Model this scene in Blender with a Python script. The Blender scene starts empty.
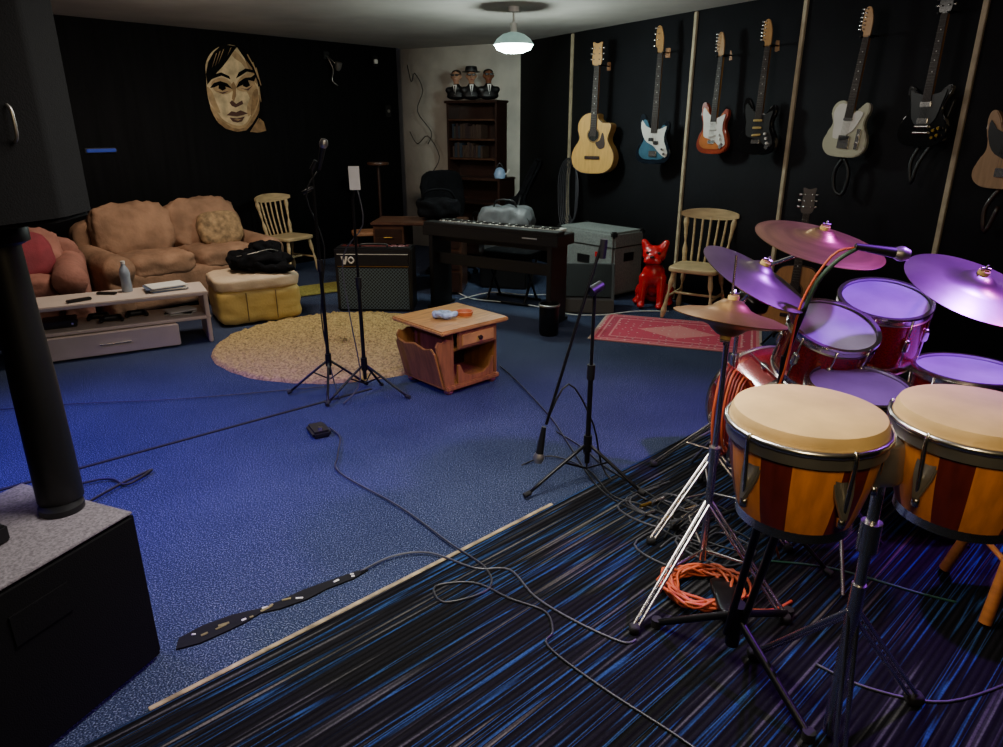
import bpy, bmesh, math, random
from mathutils import Vector, Matrix, Euler, noise
random.seed(7)
R=math.radians
COL=bpy.context.scene.collection
def hx(s,k=1.0):
    s=s.lstrip('#'); o=[]
    for i in (0,2,4):
        v=int(s[i:i+2],16)/255; v=v/12.92 if v<=.04045 else ((v+.055)/1.055)**2.4
        o.append(v*k)
    return (o[0],o[1],o[2],1)
def newmat(name):
    m=bpy.data.materials.new(name); m.use_nodes=True
    nt=m.node_tree; b=nt.nodes['Principled BSDF']
    return m,nt,b
def mat(name,c,rough=.5,metal=0,var=.15,scale=12,bump=0,bscale=60,coat=0,stretch=None,emis=None,es=0,spec=.5):
    m,nt,b=newmat(name); c=hx(c) if isinstance(c,str) else c
    N=nt.nodes.new; L=nt.links.new
    tc=N('ShaderNodeTexCoord'); mp=N('ShaderNodeMapping'); L(tc.outputs['Object'],mp.inputs[0])
    if stretch: mp.inputs['Scale'].default_value=stretch
    nz=N('ShaderNodeTexNoise'); nz.inputs['Scale'].default_value=scale; nz.inputs['Detail'].default_value=4
    L(mp.outputs[0],nz.inputs['Vector'])
    r=N('ShaderNodeValToRGB'); r.color_ramp.elements[0].position=.3; r.color_ramp.elements[1].position=.7
    r.color_ramp.elements[0].color=tuple(x*(1-var) for x in c[:3])+(1,)
    r.color_ramp.elements[1].color=tuple(min(1,x*(1+var)) for x in c[:3])+(1,)
    L(nz.outputs['Fac'],r.inputs[0]); L(r.outputs[0],b.inputs['Base Color'])
    b.inputs['Roughness'].default_value=rough; b.inputs['Metallic'].default_value=metal; b.inputs['Specular IOR Level'].default_value=spec
    if coat: b.inputs['Coat Weight'].default_value=coat; b.inputs['Coat Roughness'].default_value=.08
    if bump:
        n2=N('ShaderNodeTexNoise'); n2.inputs['Scale'].default_value=bscale; n2.inputs['Detail'].default_value=3
        L(mp.outputs[0],n2.inputs['Vector'])
        bp=N('ShaderNodeBump'); bp.inputs['Strength'].default_value=bump; bp.inputs['Distance'].default_value=.01
        L(n2.outputs['Fac'],bp.inputs['Height']); L(bp.outputs[0],b.inputs['Normal'])
    if emis: b.inputs['Emission Color'].default_value=hx(emis); b.inputs['Emission Strength'].default_value=es
    return m
# ---------- mesh helpers
def G(name,loc=(0,0,0),yaw=0,rot=None):
    e=bpy.data.objects.new(name,None); e.empty_display_size=.1; COL.objects.link(e)
    e.location=loc; e.rotation_euler=rot if rot else (0,0,R(yaw)); return e
def link(me,name,p,mt,loc=(0,0,0),rot=(0,0,0),smooth=True):
    ob=bpy.data.objects.new(name,me); COL.objects.link(ob)
    if p: ob.parent=p
    ob.location=loc; ob.rotation_euler=rot
    if mt: me.materials.append(mt)
    if smooth:
        for f in me.polygons: f.use_smooth=True
    return ob
def bm2(bm,name,p,mt,loc=(0,0,0),rot=(0,0,0),smooth=True,sharp=True,wn=False):
    bmesh.ops.recalc_face_normals(bm,faces=bm.faces)
    if smooth and sharp:
        for e in bm.edges:
            if len(e.link_faces)==2 and e.calc_face_angle(0)>R(38): e.smooth=False
    me=bpy.data.meshes.new(name); bm.to_mesh(me); bm.free()
    ob=link(me,name,p,mt,loc,rot,smooth)
    if wn:
        w=ob.modifiers.new('wn','WEIGHTED_NORMAL'); w.keep_sharp=True; w.weight=100
    return ob
def box(p,name,size,loc,mt,rot=(0,0,0),bev=.006):
    bm=bmesh.new(); bmesh.ops.create_cube(bm,size=1)
    for v in bm.verts: v.co=Vector((v.co.x*size[0],v.co.y*size[1],v.co.z*size[2]))
    b=min(bev,min(size)*.3)
    if b>0: bmesh.ops.bevel(bm,geom=list(bm.edges),offset=b,segments=2,affect='EDGES')
    return bm2(bm,name,p,mt,loc,tuple(R(a) for a in rot),wn=b>0)
def prism(p,name,pts,depth,mt,loc=(0,0,0),rot=(0,0,0),bev=.004,axis='y'):
    bm=bmesh.new()
    vs=[bm.verts.new((x,0,z) if axis=='y' else (x,z,0)) for x,z in pts]
    f=bm.faces.new(vs)
    r=bmesh.ops.extrude_face_region(bm,geom=[f]); d=Vector((0,-depth,0)) if axis=='y' else Vector((0,0,depth))
    for g in r['geom']:
        if isinstance(g,bmesh.types.BMVert): g.co+=d
    if bev>0:
        es=[e for e in bm.edges if abs((e.verts[0].co-e.verts[1].co).dot(d))<1e-9]
        bmesh.ops.bevel(bm,geom=es,offset=bev,segments=2,affect='EDGES')
    return bm2(bm,name,p,mt,loc,tuple(R(a) for a in rot),wn=True)
def crom(pts,n=5,closed=True):
    o=[];N=len(pts)
    for i in range(N if closed else N-1):
        q=[pts[(i+k-1)%N] if closed else pts[min(max(i+k-1,0),N-1)] for k in range(4)]
        q=[Vector(a) for a in q]
        for s in range(n):
            t=s/n
            o.append(.5*((2*q[1])+(q[2]-q[0])*t+(2*q[0]-5*q[1]+4*q[2]-q[3])*t*t+(3*q[1]-q[0]-3*q[2]+q[3])*t**3))
    if not closed: o.append(Vector(pts[-1]))
    return o
def rod(p,name,a,b,r,mt,r2=None,seg=12):
    a=Vector(a);b=Vector(b);d=b-a;L=d.length
    bm=bmesh.new(); bmesh.ops.create_cone(bm,cap_ends=True,segments=seg,radius1=r,radius2=r if r2 is None else r2,depth=L)
    M=Matrix.Translation((a+b)/2)@d.to_track_quat('Z','Y').to_matrix().to_4x4()
    bmesh.ops.transform(bm,matrix=M,verts=bm.verts)
    return bm2(bm,name,p,mt)
def tube(p,name,pts,r,mt,smooth=4,closed=False,seg=8):
    P=crom(pts,smooth,closed) if smooth>1 else [Vector(a) for a in pts]
    n=len(P); bm=bmesh.new(); rings=[]; up=Vector((0,0,1))
    for i in range(n):
        t=(P[(i+1)%n]-P[i-1]) if closed else (P[min(i+1,n-1)]-P[max(i-1,0)])
        if t.length<1e-7: t=Vector((1,0,0))
        t.normalize()
        u=up-up.dot(t)*t
        if u.length<.05: u=Vector((1,0,0))-t.x*t
        u.normalize(); up=u; w=t.cross(u)
        rr=r(i/(n-1)) if callable(r) else r
        rings.append([bm.verts.new(P[i]+rr*(math.cos(2*math.pi*k/seg)*u+math.sin(2*math.pi*k/seg)*w)) for k in range(seg)])
    for i in range(n if closed else n-1):
        A=rings[i];B=rings[(i+1)%n]
        for k in range(seg): bm.faces.new((A[k],A[(k+1)%seg],B[(k+1)%seg],B[k]))
    if not closed: bm.faces.new(rings[0]); bm.faces.new(rings[-1])
    return bm2(bm,name,p,mt,sharp=False)
def lathe(p,name,prof,mt,loc=(0,0,0),rot=(0,0,0),seg=40,mats=None,stave=0):
    bm=bmesh.new(); rings=[]
    for r,z in prof:
        if r<1e-5: rings.append([bm.verts.new((0,0,z))])
        else: rings.append([bm.verts.new((r*math.cos(2*math.pi*k/seg),r*math.sin(2*math.pi*k/seg),z)) for k in range(seg)])
    for i in range(len(prof)-1):
        A,B=rings[i],rings[i+1]
        for k in range(seg):
            k2=(k+1)%seg
            if len(A)==1 and len(B)==1: continue
            if len(A)==1: f=bm.faces.new((A[0],B[k2],B[k]))
            elif len(B)==1: f=bm.faces.new((A[k],A[k2],B[0]))
            else: f=bm.faces.new((A[k],A[k2],B[k2],B[k]))
            if stave: f.material_index=1 if (k%(stave*2))>=stave+1 else 0
    ob=bm2(bm,name,p,mt,loc,tuple(R(a) for a in rot))
    if mats:
        for m in mats: ob.data.materials.append(m)
    return ob
def soft(p,name,size,loc,mt,rot=(0,0,0),n=4.5,wr=0,div=12,fq=9):
    bm=bmesh.new(); bmesh.ops.create_cube(bm,size=2)
    bmesh.ops.subdivide_edges(bm,edges=bm.edges,cuts=div,use_grid_fill=True)
    for v in bm.verts:
        c=v.co; k=(abs(c.x)**n+abs(c.y)**n+abs(c.z)**n)**(1/n); q=c/k
        w=0
        if wr: w=wr*noise.noise(Vector((q.x*size[0]*fq+loc[0],q.y*size[1]*fq+loc[1],q.z*size[2]*fq)))
        v.co=Vector((q.x*size[0]/2,q.y*size[1]/2,q.z*size[2]/2))+q.normalized()*w
    return bm2(bm,name,p,mt,loc,tuple(R(a) for a in rot),sharp=False)
def blob(p,name,balls,mt,vox=.012,loc=(0,0,0),rot=(0,0,0),sm=4):
    bm=bmesh.new()
    for b in balls:
        if len(b)==2: c,r=b; r=(r,r,r) if not isinstance(r,tuple) else r; L=[(Vector(c),r)]
        else:
            a,r1,c,r2=b; a=Vector(a);c=Vector(c); n=max(3,int((c-a).length/(min(r1,r2)*.35)))
            L=[(a.lerp(c,i/n),(r1+(r2-r1)*i/n,)*3) for i in range(n+1)]
        for c,r in L:
            M=Matrix.Translation(c)@Matrix.Diagonal((r[0],r[1],r[2],1))
            bmesh.ops.create_icosphere(bm,subdivisions=2,radius=1,matrix=M)
    me=bpy.data.meshes.new(name); bm.to_mesh(me); bm.free()
    tmp=bpy.data.objects.new('tmp',me); COL.objects.link(tmp)
    m=tmp.modifiers.new('r','REMESH'); m.mode='VOXEL'; m.voxel_size=vox
    s=tmp.modifiers.new('s','SMOOTH'); s.iterations=sm; s.factor=.6
    dg=bpy.context.evaluated_depsgraph_get(); me2=bpy.data.meshes.new_from_object(tmp.evaluated_get(dg))
    bpy.data.objects.remove(tmp); me2.materials.clear()
    return link(me2,name,p,mt,loc,tuple(R(a) for a in rot))

# ---------- materials
BLK=mat('black_plastic','#0c0c0e',.45); BLKM=mat('black_metal','#141416',.35,.5); CHR=mat('chrome','#d2d0cc',.24,1,.05)
CHRD=mat('chrome_dull','#a3a09a',.38,.9,.1)
RUB=mat('rubber','#0a0a0a',.8); TOLEX=mat('black_tolex','#070708',.85,0,.2,80,.2,250,spec=.15)
PINE=mat('pine_varnished','#b06a30',.4,0,.25,6,.05,40,.2,(1,1,6)); PINEL=mat('pale_wood','#b9a178',.45,0,.2,8,0,40,0,(1,1,5))
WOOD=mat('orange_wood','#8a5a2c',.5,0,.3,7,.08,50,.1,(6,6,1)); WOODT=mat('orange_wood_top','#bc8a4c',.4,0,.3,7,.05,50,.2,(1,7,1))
DKW=mat('dark_wood','#2b1710',.4,0,.3,10,.05,50,.2); BRW=mat('brown_desk_wood','#4a2e20',.4,0,.3,10,0,50,.2)
SOFA=mat('sofa_tan_velvet','#8c6c56',.9,0,.35,5,.5,30,spec=.2); SOFA2=mat('sofa_pink_velvet','#8c6054',.9,0,.35,5,.5,30,spec=.2)
REDP=mat('red_cushion','#7c2a34',.85,0,.2,10,.2,90); TANP=mat('tan_cushion','#8a7050',.85,0,.5,22,.2,90)
CREAM=mat('cream_leather','#bfa25c',.5,0,.12,6,.2,60); CREAMT=mat('cream_top','#c4ad90',.7,0,.12,6,.2,60)
CLOTH=mat('black_cloth','#0b0b0e',.95,0,.3,8,.5,30,spec=.1); WHT=mat('white_laminate','#bfafa4',.5,0,.08,4)
WHT2=mat('white_plastic','#d2cfc8',.4,0,.05); PAPER=mat('paper','#cfccc6',.8,0,.05)
GREY=mat('grey_carpet_case','#6e7472',.85,0,.2,60,.3,300); SILV=mat('grey_vinyl','#606366',.5,0,.3,10,.2,12)
REDG=mat('red_gloss','#c4161c',.25,0,.1,5,0,60,.6); GOLD=mat('gold_anodised','#b08d3c',.3,1,.1)
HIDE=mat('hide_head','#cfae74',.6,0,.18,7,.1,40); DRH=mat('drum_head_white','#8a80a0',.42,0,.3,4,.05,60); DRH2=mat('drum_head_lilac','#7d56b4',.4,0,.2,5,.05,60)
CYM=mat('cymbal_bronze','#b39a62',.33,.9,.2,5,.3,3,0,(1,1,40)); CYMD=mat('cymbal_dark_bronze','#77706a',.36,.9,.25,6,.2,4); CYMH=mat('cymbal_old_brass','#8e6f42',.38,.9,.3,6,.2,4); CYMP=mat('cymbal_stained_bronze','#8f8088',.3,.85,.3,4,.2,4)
STA=mat('orange_stave','#c2762c',.4,0,.2,8,0,50,.3,(6,6,1)); STB=mat('mahogany_stave','#54190f',.4,0,.25,8,0,50,.3,(6,6,1))
SPK=mat('red_sparkle_shell','#8c1218',.25,.4,.6,160,0,60,.7)
ORC=mat('orange_cable','#b8502a',.5); REDC=mat('red_cable','#7c2018',.5); CAB=mat('black_cable','#0b0b0c',.5)
TUSK=mat('speaker_grille','#0b0b0c',.7,.1,.6,400,spec=.2); DUST=mat('dusty_top','#716c70',.95,0,.35,120,.2,200,spec=.1)
TERR=mat('skin_painted','#b08468',.5); BATT=mat('batten_pale','#aa9c80',.6,0,.25,9)
BLUW=mat('bin_metal','#232428',.35,.8)

# ---------- room
GD=Vector((.506,-.862,0)); G0=Vector((.228,9.04,0)); GIN=Vector((-.862,-.506,0)); GYAW=math.degrees(math.atan2(GD.y,GD.x))
LD=Vector((.663,.748,0)); L0=Vector((-3.88,6.87,0)); LIN=Vector((.748,-.663,0)); LYAW=math.degrees(math.atan2(LD.y,LD.x))
HC=2.5; SC=.0095
def carpet_mat():
    m,nt,b=newmat('blue_carpet'); N=nt.nodes.new;L=nt.links.new
    tc=N('ShaderNodeTexCoord'); n1=N('ShaderNodeTexNoise'); n1.inputs['Scale'].default_value=190; n1.inputs['Detail'].default_value=2
    n2=N('ShaderNodeTexNoise'); n2.inputs['Scale'].default_value=1.3; n2.inputs['Detail'].default_value=8
    L(tc.outputs['Object'],n1.inputs[0]);L(tc.outputs['Object'],n2.inputs[0])
    r=N('ShaderNodeValToRGB'); e=r.color_ramp.elements; e[0].position=.36;e[0].color=hx('#10172c');e[1].position=.72;e[1].color=hx('#7e8698')
    x=e.new(.54); x.color=hx('#2d3854')
    L(n1.outputs['Fac'],r.inputs[0])
    mx=N('ShaderNodeMix'); mx.data_type='RGBA'; mx.blend_type='MULTIPLY'; mx.inputs[0].default_value=.7
    r2=N('ShaderNodeValToRGB'); r2.color_ramp.elements[0].position=.3;r2.color_ramp.elements[0].color=(.42,.46,.56,1);r2.color_ramp.elements[1].position=.66
    L(n2.outputs['Fac'],r2.inputs[0]); L(r.outputs[0],mx.inputs[6]); L(r2.outputs[0],mx.inputs[7]); L(mx.outputs[2],b.inputs['Base Color'])
    b.inputs['Roughness'].default_value=.95; b.inputs['Specular IOR Level'].default_value=.15
    bp=N('ShaderNodeBump'); bp.inputs['Strength'].default_value=.4; bp.inputs['Distance'].default_value=.004
    L(n1.outputs['Fac'],bp.inputs['Height']);L(bp.outputs[0],b.inputs['Normal']); return m
def stripe_mat():
    m,nt,b=newmat('striped_carpet_pile'); N=nt.nodes.new;L=nt.links.new
    tc=N('ShaderNodeTexCoord')
    def ns(sc,s,d=2):
        mp=N('ShaderNodeMapping'); mp.inputs['Scale'].default_value=sc; L(tc.outputs['Object'],mp.inputs[0])
        n=N('ShaderNodeTexNoise'); n.inputs['Scale'].default_value=s; n.inputs['Detail'].default_value=d; L(mp.outputs[0],n.inputs[0]); return n
    a=ns((.8,40,1),1,1); r=N('ShaderNodeValToRGB'); r.color_ramp.interpolation='LINEAR'; e=r.color_ramp.elements
    e[0].position=.30; e[0].color=hx('#4a4a4c'); e[1].position=.72; e[1].color=hx('#5c5a56')
    for p_,c_ in ((.36,'#151519'),(.52,'#0c0c10'),(.545,'#1b2d4c'),(.575,'#2b4a78'),(.60,'#131318'),(.66,'#0e0e11')): x=e.new(p_); x.color=hx(c_)
    L(a.outputs['Fac'],r.inputs[0])
    wv=N('ShaderNodeTexWave'); wv.bands_direction='Y'; wv.inputs['Scale'].default_value=15; wv.inputs['Distortion'].default_value=.3; L(tc.outputs['Object'],wv.inputs[0])
    r3=N('ShaderNodeValToRGB'); r3.color_ramp.elements[0].position=.15;r3.color_ramp.elements[0].color=(.25,.25,.25,1);r3.color_ramp.elements[1].position=.55
    L(wv.outputs['Fac'],r3.inputs[0])
    f=ns((1,1,1),190,3); r2=N('ShaderNodeValToRGB'); r2.color_ramp.elements[0].position=.3;r2.color_ramp.elements[0].color=(.5,.5,.5,1);r2.color_ramp.elements[1].position=.66;r2.color_ramp.elements[1].color=(1,1,1,1)
    L(f.outputs['Fac'],r2.inputs[0])
    m1=N('ShaderNodeMix'); m1.data_type='RGBA'; m1.blend_type='MULTIPLY'; m1.inputs[0].default_value=1
    m2=N('ShaderNodeMix'); m2.data_type='RGBA'; m2.blend_type='MULTIPLY'; m2.inputs[0].default_value=.9
    L(r.outputs[0],m1.inputs[6]);L(r2.outputs[0],m1.inputs[7]);L(m1.outputs[2],m2.inputs[6]);L(r3.outputs[0],m2.inputs[7]);L(m2.outputs[2],b.inputs['Base Color'])
    b.inputs['Roughness'].default_value=.95; b.inputs['Specular IOR Level'].default_value=.12
    bp=N('ShaderNodeBump'); bp.inputs['Strength'].default_value=.7; bp.inputs['Distance'].default_value=.006
    L(wv.outputs['Fac'],bp.inputs['Height']);L(bp.outputs[0],b.inputs['Normal']); return m
room=[(-1.345,9.73),(-1.30,9.9),(.228,9.04),(4.38,1.97),(3.6,-1.6),(-4.2,-1.6),(-5.7,4.82)]
def slab(name,pts,z,th,mt):
    bm=bmesh.new(); vs=[bm.verts.new((x,y,z)) for x,y in pts]; f=bm.faces.new(vs)
    r=bmesh.ops.extrude_face_region(bm,geom=[f])
    for g in r['geom']:
        if isinstance(g,bmesh.types.BMVert): g.co.z+=th
    return bm2(bm,name,None,mt,smooth=False)
slab('floor',room,-.1,.1,carpet_mat())
CEI=mat('ceiling_plaster','#a8a49c',.85,0,.2,1.2,1.0,2.2)
slab('ceiling',room,HC,.1,CEI)
WB=mat('black_wall_paint','#121318',.8,0,.25,4,.15,30,spec=.25); WL=mat('black_drape_fabric','#0d0d0f',.9,0,.35,3,.5,3,0,(6,6,.4),spec=.15)
WW=mat('white_wall_paint','#d2ccc0',.8,0,.15,3,.2,20)
def wall(name,p,q,mt,th=.12):
    p=Vector((p[0],p[1],0));q=Vector((q[0],q[1],0));d=q-p;L=d.length;d.normalize()
    n=Vector((-d.y,d.x,0)); c=Vector((0,3.5,0))
    if (c-p).dot(n)>0: n=-n
    mid=(p+q)/2+n*th/2
    return box(None,name,(L+.02,th,HC),(mid.x,mid.y,HC/2),mt,(0,0,math.degrees(math.atan2(d.y,d.x))),0)
wall('wall_left',room[6],room[0],WL); wall('wall_back',(-1.5,10.0),(.25,9.03),WW); wall('wall_right',(.228,9.04),room[3],WB)
wall('wall_right_rear',room[3],room[4],WB); wall('wall_rear',room[4],room[5],WB); wall('wall_left_rear',room[5],room[6],WB)
for i,j in enumerate((1.05,2.83,3.92,5.17,6.6)):
    c=G0+GD*j+GIN*.012; box(None,'trim_%d'%(i+1),(.032,.024,HC-.02),(c.x,c.y,HC/2),BATT,(0,0,GYAW),.003)
syaw=math.atan2(.682,.7313); rotm=Matrix.Rotation(-syaw,3,'Z')
sp=[(-3.5,-.75),(2.38,4.73),(2.75,4.62),(4.25,2.05),(3.55,-1.5),(-3.9,-1.5)]
bm=bmesh.new(); vs=[bm.verts.new(rotm@Vector((x,y,0))) for x,y in sp]; f=bm.faces.new(vs); r=bmesh.ops.extrude_face_region(bm,geom=[f])
for g in r['geom']:
    if isinstance(g,bmesh.types.BMVert): g.co.z+=.008
bm2(bm,'striped_carpet',None,stripe_mat(),(0,0,.001),(0,0,syaw),smooth=False)
sd=Vector((.7313,.682,0)); S0=Vector((-1.01,1.57,0))
def sstrip(name,k0,k1,w,mt,off=0):
    a=S0+sd*((k0+k1)/2)+Vector((-.682,.7313,0))*off
    box(None,name,(k1-k0,w,.006),(a.x,a.y,.006),mt,(0,0,math.degrees(syaw)),.002)
sstrip('carpet_edge_strip',.0,1.7,.018,mat('beige_carpet_edge','#8f8062',.9,0,.6,16),.012)
tp=G('gaffer_tape_run',(-1.05,1.86,0),36)
TPB=mat('matt_black_tape','#060607',.7,0,.2,14,.2,30,0,spec=.25); TPS=mat('torn_silver_tape','#a39a70',.3,.8,.5,14,.5,60)
rnd=[(-.02,-.03),(.05,-.045),(.12,-.04),(.2,-.03),(.26,-.012),(.32,-.03),(.42,-.035),(.5,-.02),(.6,-.022),(.67,-.005),(.66,.012),(.52,.02),(.42,.024),(.33,.012),(.27,.012),(.18,.035),(.08,.038),(0,.02)]
prism(tp,'tape_backing',rnd,.006,TPB,(0,0,.001),(0,0,0),0,'z')
for i in range(14):
    x=random.uniform(0,.62); box(tp,'silver_shred_%d'%i,(random.uniform(.01,.05),random.uniform(.004,.01),.003),(x,random.uniform(-.018,.012),.0085),TPS if i%2 else WHT2,(4,0,random.uniform(-35,35)),.001)
t2=G('carpet_joint_tape',(-1.62,3.49,0),41.4); box(t2,'tape',(2.1,.022,.004),(0,0,.003),RUB,bev=.001)

# ---------- rugs
def shag():
    g=G('round_shag_rug',(-1.22,5.17,0)); bm=bmesh.new(); nr,na=60,200; rings=[]
    for i in range(nr+1):
        rr=.93*i/nr; ring=[]
        for k in range(na):
            a=2*math.pi*k/na; z=.022+.022*noise.noise(Vector((rr*math.cos(a)*45,rr*math.sin(a)*45,0)))+random.uniform(-.006,.006)
            e=1+.02*noise.noise(Vector((math.cos(a)*6,math.sin(a)*6,3)))
            if i==nr: z=.001
            ring.append(bm.verts.new((rr*e*math.cos(a)*1.03+random.uniform(-.003,.003),rr*e*math.sin(a)*.96,max(z,.001)) if i else (0.0001*math.cos(a),.0001*math.sin(a),.02)))
        rings.append(ring)
    for i in range(nr):
        for k in range(na): bm.faces.new((rings[i][k],rings[i][(k+1)%na],rings[i+1][(k+1)%na],rings[i+1][k]))
    bm2(bm,'pile',g,mat('tan_shag','#9a8252',.95,0,.55,60,.6,120),sharp=False)
shag()
def rugmat():
    m,nt,b=newmat('oriental_pattern');N=nt.nodes.new;L=nt.links.new
    tc=N('ShaderNodeTexCoord'); sx=N('ShaderNodeSeparateXYZ'); L(tc.outputs['Object'],sx.inputs[0])
    def M(op,a,b_=None):
        n=N('ShaderNodeMath'); n.operation=op
        for i,v in enumerate((a,b_)):
            if v is None: continue
            if isinstance(v,(int,float)): n.inputs[i].default_value=v
            else: L(v,n.inputs[i])
        return n.outputs[0]
    ax=M('SUBTRACT',.63,M('ABSOLUTE',sx.outputs[0])); ay=M('SUBTRACT',.40,M('ABSOLUTE',sx.outputs[1])); d=M('MINIMUM',ax,ay)
    r=N('ShaderNodeValToRGB'); r.color_ramp.interpolation='CONSTANT'; e=r.color_ramp.elements
    e[0].position=0;e[0].color=hx('#c9968e');e[1].position=.02;e[1].color=hx('#a8324a')
    for p_,c_ in ((.045,'#d3a09a'),(.06,'#98304a'),(.12,'#d3a09a'),(.135,'#b0344e')): x=e.new(p_);x.color=hx(c_)
    L(d,r.inputs[0])
    v=N('ShaderNodeTexVoronoi'); v.inputs['Scale'].default_value=16; v.distance='MANHATTAN'; v.inputs['Randomness'].default_value=.35; L(tc.outputs['Object'],v.inputs['Vector'])
    r2=N('ShaderNodeValToRGB'); r2.color_ramp.interpolation='CONSTANT'; e=r2.color_ramp.elements
    e[0].position=0;e[0].color=hx('#e8bcb0');e[1].position=.22;e[1].color=hx('#3c3450'); x=e.new(.3);x.color=hx('#b83a52')
    L(v.outputs['Distance'],r2.inputs[0])
    mx=N('ShaderNodeMix');mx.data_type='RGBA';mx.inputs[0].default_value=.5;L(r.outputs[0],mx.inputs[6]);L(r2.outputs[0],mx.inputs[7])
    q=M('ADD',M('MULTIPLY',M('ABSOLUTE',sx.outputs[0]),.65),M('ABSOLUTE',sx.outputs[1])); md=M('LESS_THAN',q,.2)
    m3=N('ShaderNodeMix');m3.data_type='RGBA';L(M('MULTIPLY',md,.5),m3.inputs[0]);L(mx.outputs[2],m3.inputs[6]);m3.inputs[7].default_value=hx('#d09a8e')
    L(m3.outputs[2],b.inputs['Base Color']);b.inputs['Roughness'].default_value=.95
    return m
g=G('oriental_rug',(1.42,5.45,0),-19); box(g,'rug_field',(1.26,.8,.01),(0,0,.006),rugmat(),bev=.003)
FR=mat('fringe','#a8988a',.9)
for s in (-1,1): box(g,'fringe_%d'%(s+2),(.02,.78,.005),(s*.64,0,.004),FR,bev=.002)
g=G('painted_lit_patch',(-1.88,7.02,0),35); box(g,'lit_patch_field',(.6,.42,.014),(0,0,.008),mat('lit_carpet_olive','#847c38',.95,0,.4,60),bev=.004); box(g,'lit_patch_edge',(.64,.46,.006),(0,0,.004),RUB,bev=.001)  # yellow-green light on the carpet, painted as a thin olive slab

# ---------- sofas
def sofa(name,loc,yaw,W,D,mt,nc,hb=.9,ha=.6):
    g=G(name,(loc[0],loc[1],0),yaw); aw=.22
    soft(g,'base',(W-.1,D-.08,.34),(0,0,.22),mt,n=10)
    for s in (-1,1):
        soft(g,'arm_%d'%(s+2),(aw,D-.02,ha-.1),(s*(W/2-aw/2),0,ha/2-.02),mt,n=8,wr=.01)
        tube(g,'arm_roll_%d'%(s+2),[(s*(W/2-aw/2-.01),-D/2,ha-.12),(s*(W/2-aw/2-.01),0,ha-.1),(s*(W/2-aw/2-.01),D/2,ha-.08)],.12,mt,seg=20)
    iw=(W-2*aw)/nc
    soft(g,'back',(W-.06,.2,hb-.14),(0,D/2-.11,hb/2-.01),mt,n=7)
    for i in range(nc):
        x=-W/2+aw+iw*(i+.5)
        soft(g,'seat_cushion_%d'%(i+1),(iw-.005,D-.24,.2),(x,-.09,.42),mt,n=5,wr=.02)
        soft(g,'back_cushion_%d'%(i+1),(iw+.09,.26,hb-.38),(x+(.02 if i else -.02),D/2-.27,hb-.2),mt,(-14,0,random.uniform(-4,4)),n=3.6,wr=.025)
    for sx in (-1,1):
        for sy in (-1,1): rod(g,'foot_%d%d'%(sx+2,sy+2),(sx*(W/2-.12),sy*(D/2-.12),0),(sx*(W/2-.12),sy*(D/2-.12),.08),.03,DKW)
    return g
s1=sofa('two_seat_sofa',(-3.03,6.60),LYAW,1.66,.88,SOFA,2,.88,.56)
soft(s1,'scatter_cushion_tan',(.42,.16,.34),(.40,-.04,.64),TANP,(-22,0,-8),n=3.2,wr=.01)
s2=sofa('loveseat_sofa',(-3.99,5.22),30,1.5,.76,SOFA2,2,.82,.6)
soft(s2,'scatter_cushion_red',(.44,.16,.38),(.33,-.06,.64),REDP,(-25,0,10),n=3.0,wr=.01)
# footstool
FX,FY=-2.15,5.97
g=G('leather_footstool',(FX,FY,0),31)
soft(g,'body',(.68,.54,.3),(0,0,.16),CREAM,n=10,wr=.012); soft(g,'top_pad',(.7,.56,.12),(0,0,.345),CREAMT,n=6,wr=.012)
for s in (-1,1): rod(g,'front_seam_%d'%(s+2),(s*.12,-.272,.04),(s*.12,-.272,.28),.004,mat('seam_dark','#6a5530',.7))
g=G('draped_black_jacket',(FX+.05,FY+.07,.42),20)
soft(g,'jacket_body',(.5,.4,.15),(0,0,.075),CLOTH,n=2.6,wr=.05,div=26,fq=7); soft(g,'jacket_sleeve',(.42,.14,.08),(.06,-.17,.04),CLOTH,(0,4,-15),n=2.6,wr=.03,fq=8,div=18); soft(g,'jacket_hood',(.26,.2,.14),(.06,.06,.15),CLOTH,n=2.4,wr=.04,fq=9,div=16)
tube(g,'jacket_zip',[(-.2,-.1,.12),(-.05,-.14,.15),(.1,-.1,.17),(.2,-.02,.12)],.004,CHRD)
# ---------- white low unit
BX,BY,BA=-2.90,5.08,29.5
g=G('white_tv_bench',(BX,BY,0),BA)
x1,x0=.65,-1.35
box(g,'top_board',(x1-x0,.40,.03),((x1+x0)/2,0,.385),WHT); box(g,'lower_board',(x1-x0,.40,.025),((x1+x0)/2,0,.2),WHT)
box(g,'end_panel_1',(.03,.40,.385),(x1-.02,0,.1925),WHT); box(g,'end_panel_2',(.03,.40,.385),(x0+.02,0,.1925),WHT); box(g,'mid_panel',(.03,.38,.17),(-.5,0,.29),WHT)
box(g,'drawer_front',(.86,.02,.165),(-.02,-.215,.1),WHT); box(g,'drawer_body',(.84,.38,.15),(-.02,0,.105),WHT)
rod(g,'drawer_handle',(-.12,-.24,.1),(.08,-.24,.1),.006,CHR); box(g,'handle_tab_1',(.01,.02,.01),(-.11,-.23,.1),CHR); box(g,'handle_tab_2',(.01,.02,.01),(.07,-.23,.1),CHR)
def onb(name,x,y,z=.402):
    M=Matrix.Rotation(R(BA),3,'Z')@Vector((x,y,0)); return G(name,(BX+M.x,BY+M.y,z),BA)
g2=onb('water_bottle',.12,.08)
lathe(g2,'bottle',[(0,0),(.036,0),(.038,.02),(.035,.1),(.038,.14),(.03,.17),(.014,.2),(.014,.215),(0,.215)],mat('clear_plastic','#8e98a4',.12,.1)); lathe(g2,'cap',[(.016,.21),(.016,.23),(0,.23)],WHT2)
g2=onb('magazine_stack',.38,.02)
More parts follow.
